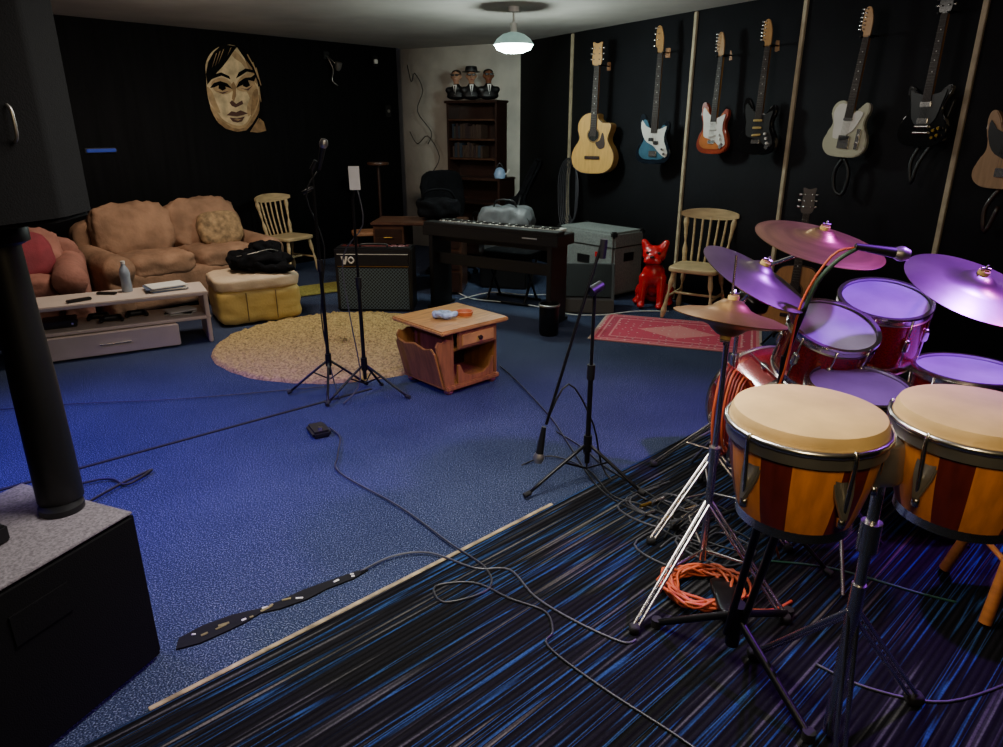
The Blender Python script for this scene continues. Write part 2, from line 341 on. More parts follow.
for i in range(4): box(g2,'magazine_%d'%(i+1),(.26,.2,.008),(random.uniform(-.02,.02),0,.006+i*.009),(PAPER if i%2 else mat('mag%d'%i,'#55627c',.5)),(0,0,random.uniform(-14,14)),.001)
g2=onb('remote_control',-.2,-.1); box(g2,'remote_body',(.16,.045,.018),(0,0,.01),BLK,(0,0,20),.004)
g2=onb('remote_control',-.02,.05); box(g2,'remote_body',(.14,.04,.016),(0,0,.009),BLK,(0,0,-30),.004)
g2=onb('games_console',-.35,.02,.2135); box(g2,'console_body',(.22,.2,.05),(0,0,.026),BLK); rod(g2,'console_button',(.08,-.1,.026),(.08,-.104,.026),.008,CHR)
g2=onb('games_controllers',-.02,-.04,.2135)
for i,(x,y) in enumerate(((0,0),(.17,.07),(-.08,.12))):
    blob(g2,'controller_%d'%(i+1),[((x-.05,y,.028),.026,(x+.05,y,.028),.026),((x-.055,y,.026),.024,(x-.07,y-.05,.02),.016),((x+.055,y,.026),.024,(x+.07,y-.05,.02),.016)],BLK,.007)
g2=onb('paper_pile',.45,-.02,.2135); 
for i in range(5): box(g2,'sheet_%d'%(i+1),(.2,.15,.006),(0,0,.004+i*.0065),PAPER if i!=2 else BLK,(0,0,random.uniform(-25,25)),.001)

# ---------- windsor chairs
def windsor(loc,yaw,mt,z=0,s=1):
    g=G('windsor_chair',(loc[0],loc[1],z),yaw); g.scale=(s,s,s)
    soft(g,'seat',(.44,.42,.05),(0,0,.44),mt,n=6)
    def turned(nm,a,b):
        a=Vector(a);b=Vector(b); tube(g,nm,[a.lerp(b,i/10) for i in range(11)],lambda t:.017+.006*math.sin(t*9.4)+.003*math.cos(t*22),mt,2,seg=10)
    F={}
    for i,(sx,sy) in enumerate(((-1,-1),(1,-1),(-1,1),(1,1))):
        a=(sx*.16,sy*.15,.43); b=(sx*.22,sy*.22,0.006); turned('leg_%d'%(i+1),a,b); F[(sx,sy)]=[Vector(a).lerp(Vector(b),.55)]
    for sx in (-1,1): rod(g,'side_stretcher_%d'%(sx+2),F[(sx,-1)][0],F[(sx,1)][0],.012,mt)
    rod(g,'cross_stretcher',(F[(-1,-1)][0]+F[(-1,1)][0])/2,(F[(1,-1)][0]+F[(1,1)][0])/2,.012,mt)
    for i in range(7):
        x=-.18+.06*i; tx=x*1.22
        y0=.19-abs(x)*.1; y1=.285-abs(x)**2*.9
        if i in (0,6): turned('back_post_%d'%i,(x,y0,.45),(tx,y1,.87))
        else: tube(g,'spindle_%d'%i,[(x,y0,.45),((x+tx)/2,(y0+y1)/2+.01,.66),(tx,y1,.87)],.010,mt)
    bm=bmesh.new(); rows=[]
    for i in range(17):
        x=-.26+.52*i/16; y=.285-abs(x)**2*.9; h=.05*math.sqrt(max(0.05,1-(x/.275)**2))
        rows.append([bm.verts.new((x,y+dy,.885+zz)) for dy,zz in ((-.011,-h),(-.011,h),(.011,h),(.011,-h))])
    for i in range(16):
        for k in range(4): bm.faces.new((rows[i][k],rows[i][(k+1)%4],rows[i+1][(k+1)%4],rows[i+1][k]))
    bm.faces.new(rows[0]);bm.faces.new(rows[-1]); bm2(bm,'top_rail',g,mt)
    return g
windsor((-2.36,7.85),58,PINEL,0,.93); windsor((1.68,5.95),-32,PINEL,.012,.96)
# stools
g=G('dark_wood_stool',(-1.5,7.85,0),15)
soft(g,'seat',(.32,.3,.05),(0,0,.46),mat('stool_seat','#8a5a3a',.6),n=6)
for sx in (-1,1):
    for sy in (-1,1): rod(g,'leg_%d%d'%(sx+2,sy+2),(sx*.12,sy*.11,.45),(sx*.14,sy*.13,0),.018,DKW)
for sx in (-1,1): rod(g,'rail_%d'%(sx+2),(sx*.13,-.12,.2),(sx*.13,.12,.2),.01,DKW); rod(g,'railx_%d'%(sx+2),(-.13,sx*.12,.28),(.13,sx*.12,.28),.01,DKW)
g=G('tall_plant_stand',(-1.43,8.45,0))
lathe(g,'top',[(0,1.15),(.12,1.15),(.125,1.165),(.12,1.18),(0,1.18)],BRW); rod(g,'column',(0,0,.1),(0,0,1.15),.018,DKW)
for k in range(3):
    a=k*2.094; tube(g,'foot_%d'%(k+1),[(0,0,.16),(.08*math.cos(a),.08*math.sin(a),.12),(.18*math.cos(a),.18*math.sin(a),.015)],.014,DKW)

# ---------- combo amp
def amp():
    g=G('guitar_combo_amplifier',(-1.13,6.27,0),-2); W,D,H=.68,.26,.56
    box(g,'cabinet',(W,D,H),(0,0,H/2+.01),BLK,bev=.012)
    m,nt,b=newmat('diamond_grille');N=nt.nodes.new;L=nt.links.new
    tc=N('ShaderNodeTexCoord');mp=N('ShaderNodeMapping');mp.inputs['Rotation'].default_value=(0,R(45),0);L(tc.outputs['Object'],mp.inputs[0])
    sx=N('ShaderNodeSeparateXYZ');L(mp.outputs[0],sx.inputs[0]);cc=N('ShaderNodeCombineXYZ');L(sx.outputs[0],cc.inputs[0]);L(sx.outputs[2],cc.inputs[1])
    br=N('ShaderNodeTexBrick');br.offset=0;br.inputs['Scale'].default_value=1;br.inputs['Brick Width'].default_value=.022;br.inputs['Row Height'].default_value=.022;br.inputs['Mortar Size'].default_value=.0022
    br.inputs['Color1'].default_value=hx('#171c20');br.inputs['Color2'].default_value=hx('#1c2226');br.inputs['Mortar'].default_value=hx('#586a72');L(cc.outputs[0],br.inputs[0]);L(br.outputs[0],b.inputs['Base Color']);b.inputs['Roughness'].default_value=.85
    box(g,'grille',(W-.06,.01,H-.19),(0,-D/2-.002,.21),m,bev=.002)
    box(g,'front_panel_top',(W-.06,.01,.1),(0,-D/2-.002,.465),BLK,bev=.002)
    box(g,'gold_trim',(W-.05,.012,.006),(0,-D/2-.003,.412),GOLD,bev=.001); box(g,'white_piping',(W-.05,.012,.004),(0,-D/2-.003,.518),WHT2,bev=.001)
    prism(g,'badge_letter_v',[(0,.07),(.018,.07),(.03,.024),(.042,.07),(.06,.07),(.04,0),(.02,0)],.004,WHT2,(-.28,-D/2-.006,.43),(0,0,0),0)
    tube(g,'badge_ring',[(-.19,-D/2-.01,.493),(-.165,-D/2-.01,.467),(-.19,-D/2-.01,.441),(-.215,-D/2-.01,.467)],.007,WHT2,4,True)
    for s in (-1,1):
        for z in (.03,H-.01): box(g,'corner_%d_%d'%(s+2,int(z*100)),(.04,.04,.04),(s*(W/2-.018),-D/2+.018,z),BLK,bev=.01)
    for k in range(9): lathe(g,'knob_%d'%(k+1),[(0,0),(.012,0),(.01,.016),(0,.016)],BLKM,(-.26+k*.065,.04,H+.01))
    box(g,'control_plate',(W-.08,.1,.003),(0,.03,H+.011),mat('amp_plate','#5d2222',.4,.3),bev=0)
    tube(g,'handle',[(-.12,-.06,H+.01),(-.1,-.06,H+.035),(.1,-.06,H+.035),(.12,-.06,H+.01)],.01,BLK)
    for s in (-1,1): rod(g,'foot_%d'%(s+2),(s*.28,-.08,0),(s*.28,-.08,.015),.02,RUB); rod(g,'rfoot_%d'%(s+2),(s*.28,.08,0),(s*.28,.08,.015),.02,RUB)
amp()
# ---------- magazine table
def magtable():
    g=G('magazine_rack_side_table',(-.33,4.36,0),43)
    W,D=.44,.46
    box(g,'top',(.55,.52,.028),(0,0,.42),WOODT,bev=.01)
    box(g,'side_panel_l',(.02,D-.03,.36),(-W/2+.07,.01,.22),WOOD); box(g,'side_panel_r',(.02,D-.03,.36),(W/2-.01,.01,.22),WOOD)
    box(g,'back_panel',(W-.08,.015,.36),(.04,D/2-.02,.22),WOOD)
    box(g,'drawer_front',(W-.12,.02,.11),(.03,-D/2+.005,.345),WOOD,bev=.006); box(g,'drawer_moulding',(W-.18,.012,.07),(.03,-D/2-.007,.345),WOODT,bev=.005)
    lathe(g,'drawer_knob',[(0,0),(.008,0),(.008,.012),(.016,.02),(.012,.03),(0,.032)],DKW,(.03,-D/2-.012,.345),(90,0,0))
    box(g,'shelf_mid',(W-.1,D-.05,.015),(.03,.01,.275),WOOD); box(g,'shelf_inner',(W-.12,.012,.25),(.03,.1,.16),DKW)
    prism(g,'curved_front_panel',[(-.15,0),(-.15,.12),(-.13,.12),(-.10,.06),(-.04,.03),(.06,.03),(.11,.06),(.14,.12),(.15,.12),(.15,0)],.015,WOOD,(.03,-D/2+.03,.06),(0,0,0),.002)
    for s in (-1,1):
        prism(g,'rack_end_%d'%(s+2),[(0,.03),(-.07,.05),(-.14,.33),(-.12,.36),(-.09,.35),(-.05,.365),(0,.35)],.016,WOOD,(-W/2+.07,s*(D/2-.03),0))
    prism(g,'rack_front_board',[(-.2,0),(-.2,.24),(-.17,.27),(-.1,.25),(0,.275),(.1,.25),(.17,.27),(.2,.24),(.2,0)],.014,WOOD,(-W/2-.0,0,.055),(0,0,0),.003).rotation_euler=(R(14),0,R(-90))
    box(g,'rack_base',(.11,D-.05,.012),(-W/2+.04,0,.05),WOOD); box(g,'plinth',(W-.0,D+.0,.03),(0,0,.045),WOOD)
    for sx in (-1,1):
        for sy in (-1,1): lathe(g,'bun_foot_%d%d'%(sx+2,sy+2),[(0,0),(.02,0),(.03,.015),(.022,.03),(0,.032)],WOOD,(sx*.18,sy*.19,0),seg=16)
magtable()
g=G('cymbal_polish_cloth',(-.36,4.30,.4355)); soft(g,'cloth_lump',(.16,.08,.045),(0,0,.026),mat('blue_white_cloth','#9fb4cf',.8,0,.6,30),n=2.4,wr=.02,fq=14)
g=G('ashtray_dish',(-.24,4.4,.4345)); lathe(g,'dish',[(0,0),(.05,0),(.06,.025),(.052,.025),(.045,.008),(0,.008)],mat('clay','#c96e3c',.5))

# ---------- digital piano (back toward the camera)
def piano():
    y=math.degrees(math.atan2(5.72-6.42,.5+.62)); g=G('digital_piano',(-.05,6.07,0),y); W=1.36
    PB=mat('piano_black_satin','#0e0e10',.5,0,.1,20)
    box(g,'case',(W,.3,.09),(0,0,.71),PB,bev=.006); box(g,'control_ledge',(W-.02,.13,.03),(0,-.08,.768),PB,bev=.004)
    box(g,'red_felt_strip',(W-.1,.008,.006),(0,-.01,.77),REDP,bev=0)
    for k in range(52): box(g,'white_key_%d'%(k+1),(.0222,.13,.02),(-W/2+.08+k*.0235,.075,.772),WHT2,bev=.002)
    for k in range(51):
        if k%7 not in (1,4): box(g,'black_key_%d'%(k+1),(.012,.08,.012),(-W/2+.092+k*.0235,.05,.787),BLK,bev=.002)
    box(g,'badge',(.14,.002,.012),(.42,-.152,.72),mat('badge_print','#9a9a9a',.4),bev=0)
    for k in range(8): box(g,'panel_button_%d'%k,(.02,.012,.006),(-.5+k*.035,-.08,.785),mat('btn%d'%k,'#8a8a90',.4),bev=.001)
    for s in (-1,1):
        box(g,'leg_panel_%d'%(s+2),(.045,.28,.67),(s*(W/2-.08),0,.345),PB,bev=.004); box(g,'leg_foot_%d'%(s+2),(.055,.36,.03),(s*(W/2-.08),0,.015),PB)
    box(g,'modesty_panel',(W-.18,.02,.1),(0,-.06,.46),PB); box(g,'top_rail',(W-.18,.02,.05),(0,-.05,.64),PB)
piano()
g=G('piano_stool',(.1,6.55,0),-30)
soft(g,'padded_seat',(.5,.3,.08),(0,0,.46),CLOTH,n=7)
for s in (-1,1): rod(g,'x_leg_a_%d'%(s+2),(s*.2,-.13,.01),(s*.2,.13,.43),.012,BLKM); rod(g,'x_leg_b_%d'%(s+2),(s*.2,.13,.01),(s*.2,-.13,.43),.012,BLKM); 
for yy in (-.13,.13): rod(g,'foot_rail_%d'%int(yy*100+20),(-.24,yy,.014),(.24,yy,.014),.012,BLKM)
# brown desk behind
g=G('wooden_writing_desk',(-.80,7.05,0),-4)
box(g,'top',(.9,.5,.03),(0,0,.69),BRW,bev=.008); box(g,'left_pedestal',(.3,.46,.65),(-.28,0,.35),BRW); box(g,'right_pedestal',(.3,.46,.65),(.28,0,.35),BRW)
for s in (-1,1):
    for k in range(3): box(g,'drawer_%d_%d'%(s+2,k),(.26,.015,.18),(s*.28,-.236,.14+k*.205),DKW,bev=.006); rod(g,'pull_%d_%d'%(s+2,k),(s*.28-.04,-.255,.15+k*.205),(s*.28+.04,-.255,.15+k*.205),.005,GOLD)
g=G('black_shoulder_bag',(-.62,7.05,.716),10); soft(g,'bag_body',(.42,.26,.2),(0,0,.1),CLOTH,n=3.5,wr=.025,fq=7,div=16); tube(g,'bag_strap',[(-.18,0,.15),(-.1,-.05,.27),(.1,-.05,.27),(.18,0,.15)],.012,CLOTH)
# bookcase
def bookcase():
    g=G('dark_wood_bookcase',(-.32,8.8,0),-29); 
    box(g,'base_cabinet_top',(.9,.4,.03),(0,0,.98),DKW)
    for s in (-1,1): box(g,'base_side_%d'%(s+2),(.03,.38,.97),(s*.43,0,.485),DKW)
    for z in (.1,.4,.7): box(g,'base_shelf_%d'%int(z*10),(.84,.38,.02),(0,0,z),DKW)
    box(g,'base_back',(.86,.01,.95),(0,.19,.48),DKW)
    for s in (-1,1): box(g,'side_%d'%(s+2),(.025,.26,.84),(s*.33,.05,1.41),DKW)
    box(g,'crown',(.72,.3,.03),(0,.04,1.84),DKW,bev=.008); box(g,'back',(.66,.01,.84),(0,.17,1.41),DKW)
    for z in (1.2,1.42,1.64): box(g,'shelf_%d'%int(z*100),(.64,.24,.02),(0,.05,z),BRW)
    cols=['#3b2a22','#1f2a36','#3b2a20','#2a1a1a','#35302a']
    for z in (1.21,1.43):
        x=-.3
        while x<.1: 
            w=random.uniform(.02,.04); h=random.uniform(.13,.18); box(g,'book_%d_%d'%(int(z*100),int(x*1000)+400),(w,.15,h),(x+w/2,.05,z+h/2+.002),mat('bk',random.choice(cols),.6),bev=.002); x+=w+.002
    g3=G('enamel_kettle',(-.02,8.5,.997)); lathe(g3,'pot',[(0,0),(.06,0),(.07,.04),(.05,.1),(.02,.12),(0,.125)],mat('pot_blue_white','#8da6c8',.4)); tube(g3,'pot_handle',[(-.05,0,.1),(0,0,.17),(.05,0,.1)],.008,BLK)
    tube(g3,'pot_spout',[(.06,0,.04),(.09,0,.06),(.11,0,.1)],.01,WHT2)
bookcase()
def bust(loc,yaw,hat,skin,hair):
    g=G('singer_bust_figurine',loc,yaw); g.scale=(1.25,1.25,1.12)
    blob(g,'suit_torso',[((0,0,.04),(.1,.06,.04)),((0,0,.06),(.095,.055,.06)),((-.075,0,.1),.035,(.075,0,.1),.035),((0,0,.12),.045,(0,0,.15),.03)],BLK,.009)
    prism(g,'shirt_front',[(-.02,.15),(.02,.15),(0,.05)],.004,WHT2,(0,-.052,0),(0,0,0),0); prism(g,'tie',[(-.006,.14),(.006,.14),(.004,.06),(-.004,.06)],.003,BLK,(0,-.057,0),(0,0,0),0)
    blob(g,'head',[((0,0,.15),.028,(0,0,.19),.028),((0,0,.235),(.045,.052,.058)),((0,-.01,.2),(.033,.04,.03)),((0,-.055,.225),(.009,.014,.014)),((-.047,0,.23),(.008,.012,.018)),((.047,0,.23),(.008,.012,.018))],skin,.006)
    for s in (-1,1): soft(g,'sunglass_lens_%d'%(s+2),(.035,.01,.022),(s*.02,-.051,.243),BLK,n=4,div=4)
    rod(g,'sunglass_bridge',(-.045,-.045,.25),(.045,-.045,.25),.003,BLK); soft(g,'mouth',(.026,.008,.007),(0,-.046,.197),REDP,n=2.5,div=4)
    if hat:
        lathe(g,'hat_brim',[(0,0),(.085,0),(.088,.004),(.08,.008),(0,.008)],BLK,(0,0,.268)); lathe(g,'hat_crown',[(.056,0),(.056,.03),(.05,.052),(.03,.056),(0,.046)],BLK,(0,0,.272)); lathe(g,'hat_band',[(.058,0),(.058,.014)],mat('hatband','#333333',.6),(0,0,.276))
    else: blob(g,'hair',[((0,.012,.262),(.049,.05,.038)),((0,.03,.235),(.046,.035,.045))],hair,.008)
HR=mat('brown_hair','#2a1c14',.7); SKD=mat('skin_deep','#7a4c34',.5)
bust((-.53,8.88,1.858),-12,False,TERR,HR); bust((-.35,8.8,1.858),4,True,TERR,HR); bust((-.15,8.71,1.858),10,False,SKD,mat('dark_hair','#15100e',.7))
# office chair
g=G('office_swivel_chair',(-.55,7.75,0),25)
soft(g,'seat',(.48,.46,.1),(0,0,.5),CLOTH,n=5); soft(g,'backrest',(.5,.1,.56),(0,.24,.84),CLOTH,(-8,0,0),n=4,wr=.01)
rod(g,'gas_column',(0,0,.1),(0,0,.45),.028,BLKM); tube(g,'back_bracket',[(0,.1,.44),(0,.27,.46),(0,.3,.75)],.02,BLK)
for k in range(5):
    a=k*1.2566; rod(g,'base_arm_%d'%(k+1),(0,0,.11),(.28*math.cos(a),.28*math.sin(a),.07),.022,BLK,.014); lathe(g,'castor_%d'%(k+1),[(0,-.015),(.028,-.015),(.028,.015),(0,.015)],BLK,(.28*math.cos(a),.28*math.sin(a),.03),(90,0,math.degrees(a)),seg=16)
for s in (-1,1): tube(g,'armrest_%d'%(s+2),[(s*.22,.05,.46),(s*.29,.05,.55),(s*.29,.05,.66),(s*.29,-.16,.68)],.016,BLK)
# grey bag + gig bags
g=G('grey_holdall_bag',(.05,7.2,0),-14)
soft(g,'bag_body',(.56,.3,.5),(0,0,.57),SILV,n=5,wr=.03,div=18,fq=6); soft(g,'bag_pocket',(.4,.08,.26),(0,-.15,.5),SILV,n=5,wr=.01); box(g,'bag_base',(.5,.28,.34),(0,0,.17),BLK,bev=.02)
tube(g,'bag_handle',[(-.12,-.05,.8),(-.08,-.08,.88),(.08,-.08,.88),(.12,-.05,.8)],.01,BLK); tube(g,'bag_zip',[(-.26,-.1,.5),(-.22,-.13,.74),(.22,-.13,.74),(.26,-.1,.5)],.005,BLK)
gb=[(0,0),(.13,.01),(.18,.1),(.17,.25),(.13,.36),(.14,.48),(.1,.58),(.05,.66),(.045,1.05),(0,1.08),(-.045,1.05),(-.05,.66),(-.1,.58),(-.14,.48),(-.13,.36),(-.17,.25),(-.18,.1),(-.13,.01)]
g=G('guitar_gig_bag',(-.05,8.1,.25),rot=(R(-10),R(24),R(-20))); prism(g,'bag_shell',[tuple(v)[:2] for v in crom([(a,b,0) for a,b in gb],4)],.12,CLOTH,(0,.06,0),(0,0,0),.03); tube(g,'bag_strap',[(0,-.07,.15),(.06,-.12,.4),(0,-.07,.65)],.012,BLK)
rod(g,'pocket_zip',(-.1,-.065,.12),(.1,-.065,.12),.005,CHRD); box(g,'bag_foot_block',(.2,.12,.27),(-.05,0,-.09),BLK,(0,-20,0))

# case, wedge, dog
g=G('grey_speaker_case',(.97,6.98,0),GYAW+10)
box(g,'case_body',(.76,.44,.6),(0,0,.34),GREY,bev=.02); box(g,'lid_line',(.77,.45,.008),(0,0,.5),BLK,bev=.001)
for s in (-1,1):
    for sy in (-1,1):
        box(g,'corner_cap_%d%d'%(s+2,sy+2),(.06,.06,.06),(s*.36,sy*.2,.62),BLK,bev=.015); lathe(g,'castor_%d%d'%(s+2,sy+2),[(0,-.012),(.025,-.012),(.025,.012),(0,.012)],BLK,(s*.31,sy*.17,.025),(90,0,0),seg=14)
box(g,'recess_handle',(.16,.01,.08),(0,-.222,.36),BLK); box(g,'side_handle',(.01,.14,.08),(.382,0,.4),BLK); box(g,'label',(.1,.004,.05),(.2,-.222,.42),REDG,bev=.001)
g=G('stage_wedge_monitor',(.78,6.24,0),-8)
bm=bmesh.new(); pr=[(-.19,0),(.17,0),(.19,.3),(.1,.4),(-.16,.12)]; A=[];B=[]
for yy,zz in pr: A.append(bm.verts.new((-.24,yy,zz+.01)));B.append(bm.verts.new((.24,yy,zz+.01)))
bm.faces.new(A);bm.faces.new(B)
for k in range(5): bm.faces.new((A[k],A[(k+1)%5],B[(k+1)%5],B[k]))
bmesh.ops.bevel(bm,geom=list(bm.edges),offset=.01,segments=2,affect='EDGES'); bm2(bm,'wedge_cabinet',g,BLK,wn=True)
box(g,'wedge_grille',(.42,.34,.01),(0,-.035,.272),TUSK,(47,0,0),.003); rod(g,'wedge_handle',(-.06,.2,.25),(.06,.2,.25),.012,BLK)
g=G('red_bulldog_statue',(1.40,6.36,0),-20); g.scale=(1.12,1.05,1)
blob(g,'dog_body',[((0,.06,.2),(.1,.12,.13)),((0,.13,.1),(.12,.1,.1)),((0,-.03,.3),(.1,.09,.12)),((0,-.04,.4),(.07,.07,.08)),
 ((-.07,-.06,.28),.045,(-.075,-.1,.12),.032),((-.075,-.1,.12),.032,(-.075,-.11,.035),.032),((-.075,-.13,.03),(.036,.05,.025)),
 ((.07,-.06,.28),.045,(.075,-.1,.12),.032),((.075,-.1,.12),.032,(.075,-.11,.035),.032),((.075,-.13,.03),(.036,.05,.025)),
 ((-.11,.12,.105),(.055,.1,.09)),((.11,.12,.105),(.055,.1,.09)),((-.13,.03,.036),(.04,.08,.03)),((.13,.03,.036),(.04,.08,.03)),
 ((0,-.06,.49),(.1,.09,.085)),((0,-.13,.46),(.07,.05,.05)),((-.035,-.15,.445),(.04,.035,.035)),((.035,-.15,.445),(.04,.035,.035)),((0,-.17,.485),(.022,.015,.015)),
 ((-.06,-.05,.54),.045,(-.088,-.05,.60),.028),((.06,-.05,.54),.045,(.088,-.05,.60),.028),((0,.22,.1),.025,(0,.25,.13),.015)],REDG,.011)
for s in (-1,1): soft(g,'eye_%d'%(s+2),(.026,.016,.026),(s*.045,-.135,.515),BLK,n=2,div=5)
soft(g,'nose',(.04,.02,.024),(0,-.187,.487),BLK,n=2,div=5); tube(g,'collar',[(.078*math.cos(a),-.045+.075*math.sin(a),.415) for a in [k*.785 for k in range(8)]],.01,BLK,3,True)
g=G('black_desk_bin',(.38,5.42,0)); lathe(g,'bin_body',[(0,.005),(.07,.0),(.078,.02),(.08,.25),(.075,.255),(.072,.24),(.065,.03),(0,.03)],BLUW); lathe(g,'bin_rim',[(.078,.235),(.086,.24),(.086,.25),(.078,.255)],CHRD)

# ---------- guitars
HEADF=[(-.022,0),(-.026,.03),(-.045,.06),(-.045,.17),(-.03,.195),(-.005,.19),(.012,.15),(.024,.1),(.022,0)]
HEADG=[(-.022,0),(-.042,.03),(-.038,.13),(-.042,.17),(0,.16),(.042,.17),(.038,.13),(.042,.03),(.022,0)]
STRAT=[(0,0),(.10,.006),(.155,.05),(.165,.11),(.14,.17),(.118,.22),(.12,.27),(.138,.32),(.13,.365),(.105,.375),(.08,.345),(.055,.315),(.03,.31),(-.03,.315),(-.055,.34),(-.075,.39),(-.105,.43),(-.135,.425),(-.145,.38),(-.135,.32),(-.12,.26),(-.118,.21),(-.14,.16),(-.165,.10),(-.155,.045),(-.10,.006)]
TELE=[(0,0),(.1,.006),(.155,.05),(.165,.11),(.145,.17),(.12,.22),(.122,.27),(.138,.32),(.13,.365),(.1,.375),(.07,.345),(.045,.32),(.03,.32),(-.03,.36),(-.06,.385),(-.11,.375),(-.14,.33),(-.135,.28),(-.118,.23),(-.14,.17),(-.165,.11),(-.155,.05),(-.1,.006)]
SG=[(0,0),(.1,.008),(.155,.05),(.165,.12),(.14,.18),(.115,.23),(.12,.29),(.145,.36),(.135,.39),(.1,.375),(.06,.34),(.03,.33),(-.03,.33),(-.06,.34),(-.1,.375),(-.135,.39),(-.145,.36),(-.12,.29),(-.115,.23),(-.14,.18),(-.165,.12),(-.155,.05),(-.1,.008)]
ACOU=[(0,0),(.1,.006),(.175,.05),(.2,.13),(.18,.2),(.145,.25),(.135,.29),(.15,.34),(.16,.39),(.13,.41),(.08,.41),(.04,.44),(.03,.48),(-.05,.485),(-.11,.46),(-.145,.41),(-.15,.35),(-.13,.29),(-.145,.25),(-.18,.2),(-.2,.13),(-.175,.05),(-.1,.006)]
ACOS=[(0,0),(.1,.006),(.175,.05),(.2,.13),(.18,.2),(.145,.25),(.13,.29),(.145,.35),(.14,.42),(.1,.47),(.03,.485),(-.03,.485),(-.1,.47),(-.14,.42),(-.145,.35),(-.13,.29),(-.145,.25),(-.18,.2),(-.2,.13),(-.175,.05),(-.1,.006)]
MAP=mat('maple_neck','#a87c44',.4,0,.15,8,0,50,.3); ROSE=mat('rosewood_board','#24140e',.6)
STRG=mat('string_steel','#6e6a64',.5,.8)
def guitar(name,loc,rot,length,kind,body,guard=None,board=ROSE,head=None,edge=None):
    g=G(name,loc,rot=rot); o={'strat':STRAT,'bass':STRAT,'tele':TELE,'sg':SG,'acoustic':ACOU,'acoustic_s':ACOS}[kind]
    ac=kind.startswith('acoustic'); bs=kind=='bass'
    top={'strat':.985,'tele':.985,'sg':.99,'bass':1.15,'acoustic':1.02,'acoustic_s':1.02}[kind]; S=length/top
    th=.1*S if ac else .045*S
    out=[(v.x*S,v.y*S) for v in crom([(a,b,0) for a,b in o],4)]
    prism(g,'body',out,th,body,(0,0,0),(0,0,0),.006)
    if edge:
        cx=0;cz=.2*S
        prism(g,'body_face',[(cx+(x-cx)*.8,cz+(z-cz)*.8) for x,z in out],.003,edge,(0,-th-.0005,0),(0,0,0),0)
    fy=-th-.002; nb=(.33 if not ac else .36)*S; hd=(.80*S if kind!='sg' else .82*S) if not bs else .94*S
    if ac: hd=.845*S
    w0=.03*S;w1=.022*S
    prism(g,'neck',[(-w0*.85,nb-.04*S),(w0*.85,nb-.04*S),(w1*.9,hd),(-w1*.9,hd)],.028*S,MAP if not ac else WOOD,(0,fy+.022*S,0),(0,0,0),.003)
    prism(g,'fretboard',[(-w0,nb-.06*S),(w0,nb-.06*S),(w1,hd),(-w1,hd)],.006*S,board,(0,fy-.006*S,0),(0,0,0),.001)
    for f in range(1,18):
        z=hd-(hd-.1*S)*(1-2**(-f/12.)); 
        if z<nb-.04*S: break
        rod(g,'fret_%d'%f,(-w1*1.1,fy-.0125*S,z),(w1*1.1,fy-.0125*S,z),.001,STRG,seg=6)
    for f in (3,5,7,9,12):
        z=hd-(hd-.1*S)*(1-2**(-(f-.5)/12.)); rod(g,'inlay_%d'%f,(0,fy-.0122*S,z),(0,fy-.0135*S,z),.004*S,WHT2,seg=10)
    HO=HEADF if kind in('strat','tele','bass') else HEADG
    hl=(top*S-hd)/.19 if HO is HEADF else (top*S-hd)/.17
    prism(g,'headstock',[(v.x*S,v.y*hl+hd) for v in crom([(a,b,0) for a,b in HO],3)],.015*S,head or MAP,(0,fy+.004*S,0),(0,0,0),.002)
    npg=4 if bs else 6
    if HO is HEADF:
        for q in range(npg):
            z=hd+(.05+.13*q/(npg-1))*hl; rod(g,'tuner_post_%d'%q,(-.028*S,fy-.012*S,z),(-.028*S,fy-.024*S,z),.005*S,CHR,seg=8); rod(g,'tuner_%d'%q,(-.045*S,fy-.004*S,z),(-.068*S,fy-.004*S,z),.006*S,CHR,.009*S,seg=8)
    else:
        for q in range(3):
            for s in (-1,1):
                z=hd+(.045+.04*q)*hl; rod(g,'tuner_post_%d_%d'%(q,s),(s*.024*S,fy-.012*S,z),(s*.024*S,fy-.022*S,z),.005*S,CHR,seg=8); rod(g,'tuner_%d_%d'%(q,s),(s*.04*S,fy-.004*S,z),(s*.064*S,fy-.004*S,z),.006*S,CHR,.009*S,seg=8)
    bz=.10*S if not ac else .13*S
    for q in range(4 if bs else 6):
        n_=3 if bs else 5; x0=(-.5+q/n_)*.05*S; x1=(-.5+q/n_)*.034*S
        rod(g,'string_%d'%(q+1),(x0,fy-.016*S,bz),(x1,fy-.016*S,hd+.01*S),.0006,STRG,seg=5)
    if guard and not ac:
        if kind=='tele': pg=[(-.03,.36),(-.09,.36),(-.12,.3),(-.1,.22),(-.09,.13),(-.03,.13),(.03,.17),(.06,.2),(.09,.27),(.1,.31),(.05,.32),(.03,.3)]
        elif kind=='sg': pg=[(.03,.33),(.09,.345),(.12,.36),(.1,.27),(.08,.18),(.03,.13),(-.03,.13),(-.08,.18),(-.1,.27),(-.12,.36),(-.09,.345),(-.03,.33)]
        elif bs: pg=[(-.03,.31),(-.08,.33),(-.12,.38),(-.125,.32),(-.1,.24),(-.06,.19),(0,.16),(.06,.1),(.12,.06),(.14,.1),(.1,.2),(.1,.27),(.115,.33),(.07,.31),(.03,.3)]
        else: pg=[(-.03,.32),(-.07,.35),(-.11,.39),(-.12,.34),(-.1,.25),(-.09,.15),(-.04,.13),(.04,.1),(.1,.06),(.14,.08),(.13,.13),(.1,.2),(.1,.27),(.115,.33),(.08,.32),(.03,.3)]
        prism(g,'pickguard',[(v.x*S,v.y*S) for v in crom([(a,b,0) for a,b in pg],2)],.003*S,guard,(0,fy-.0015,0),(0,0,0),0)
    yy=fy-.008*S
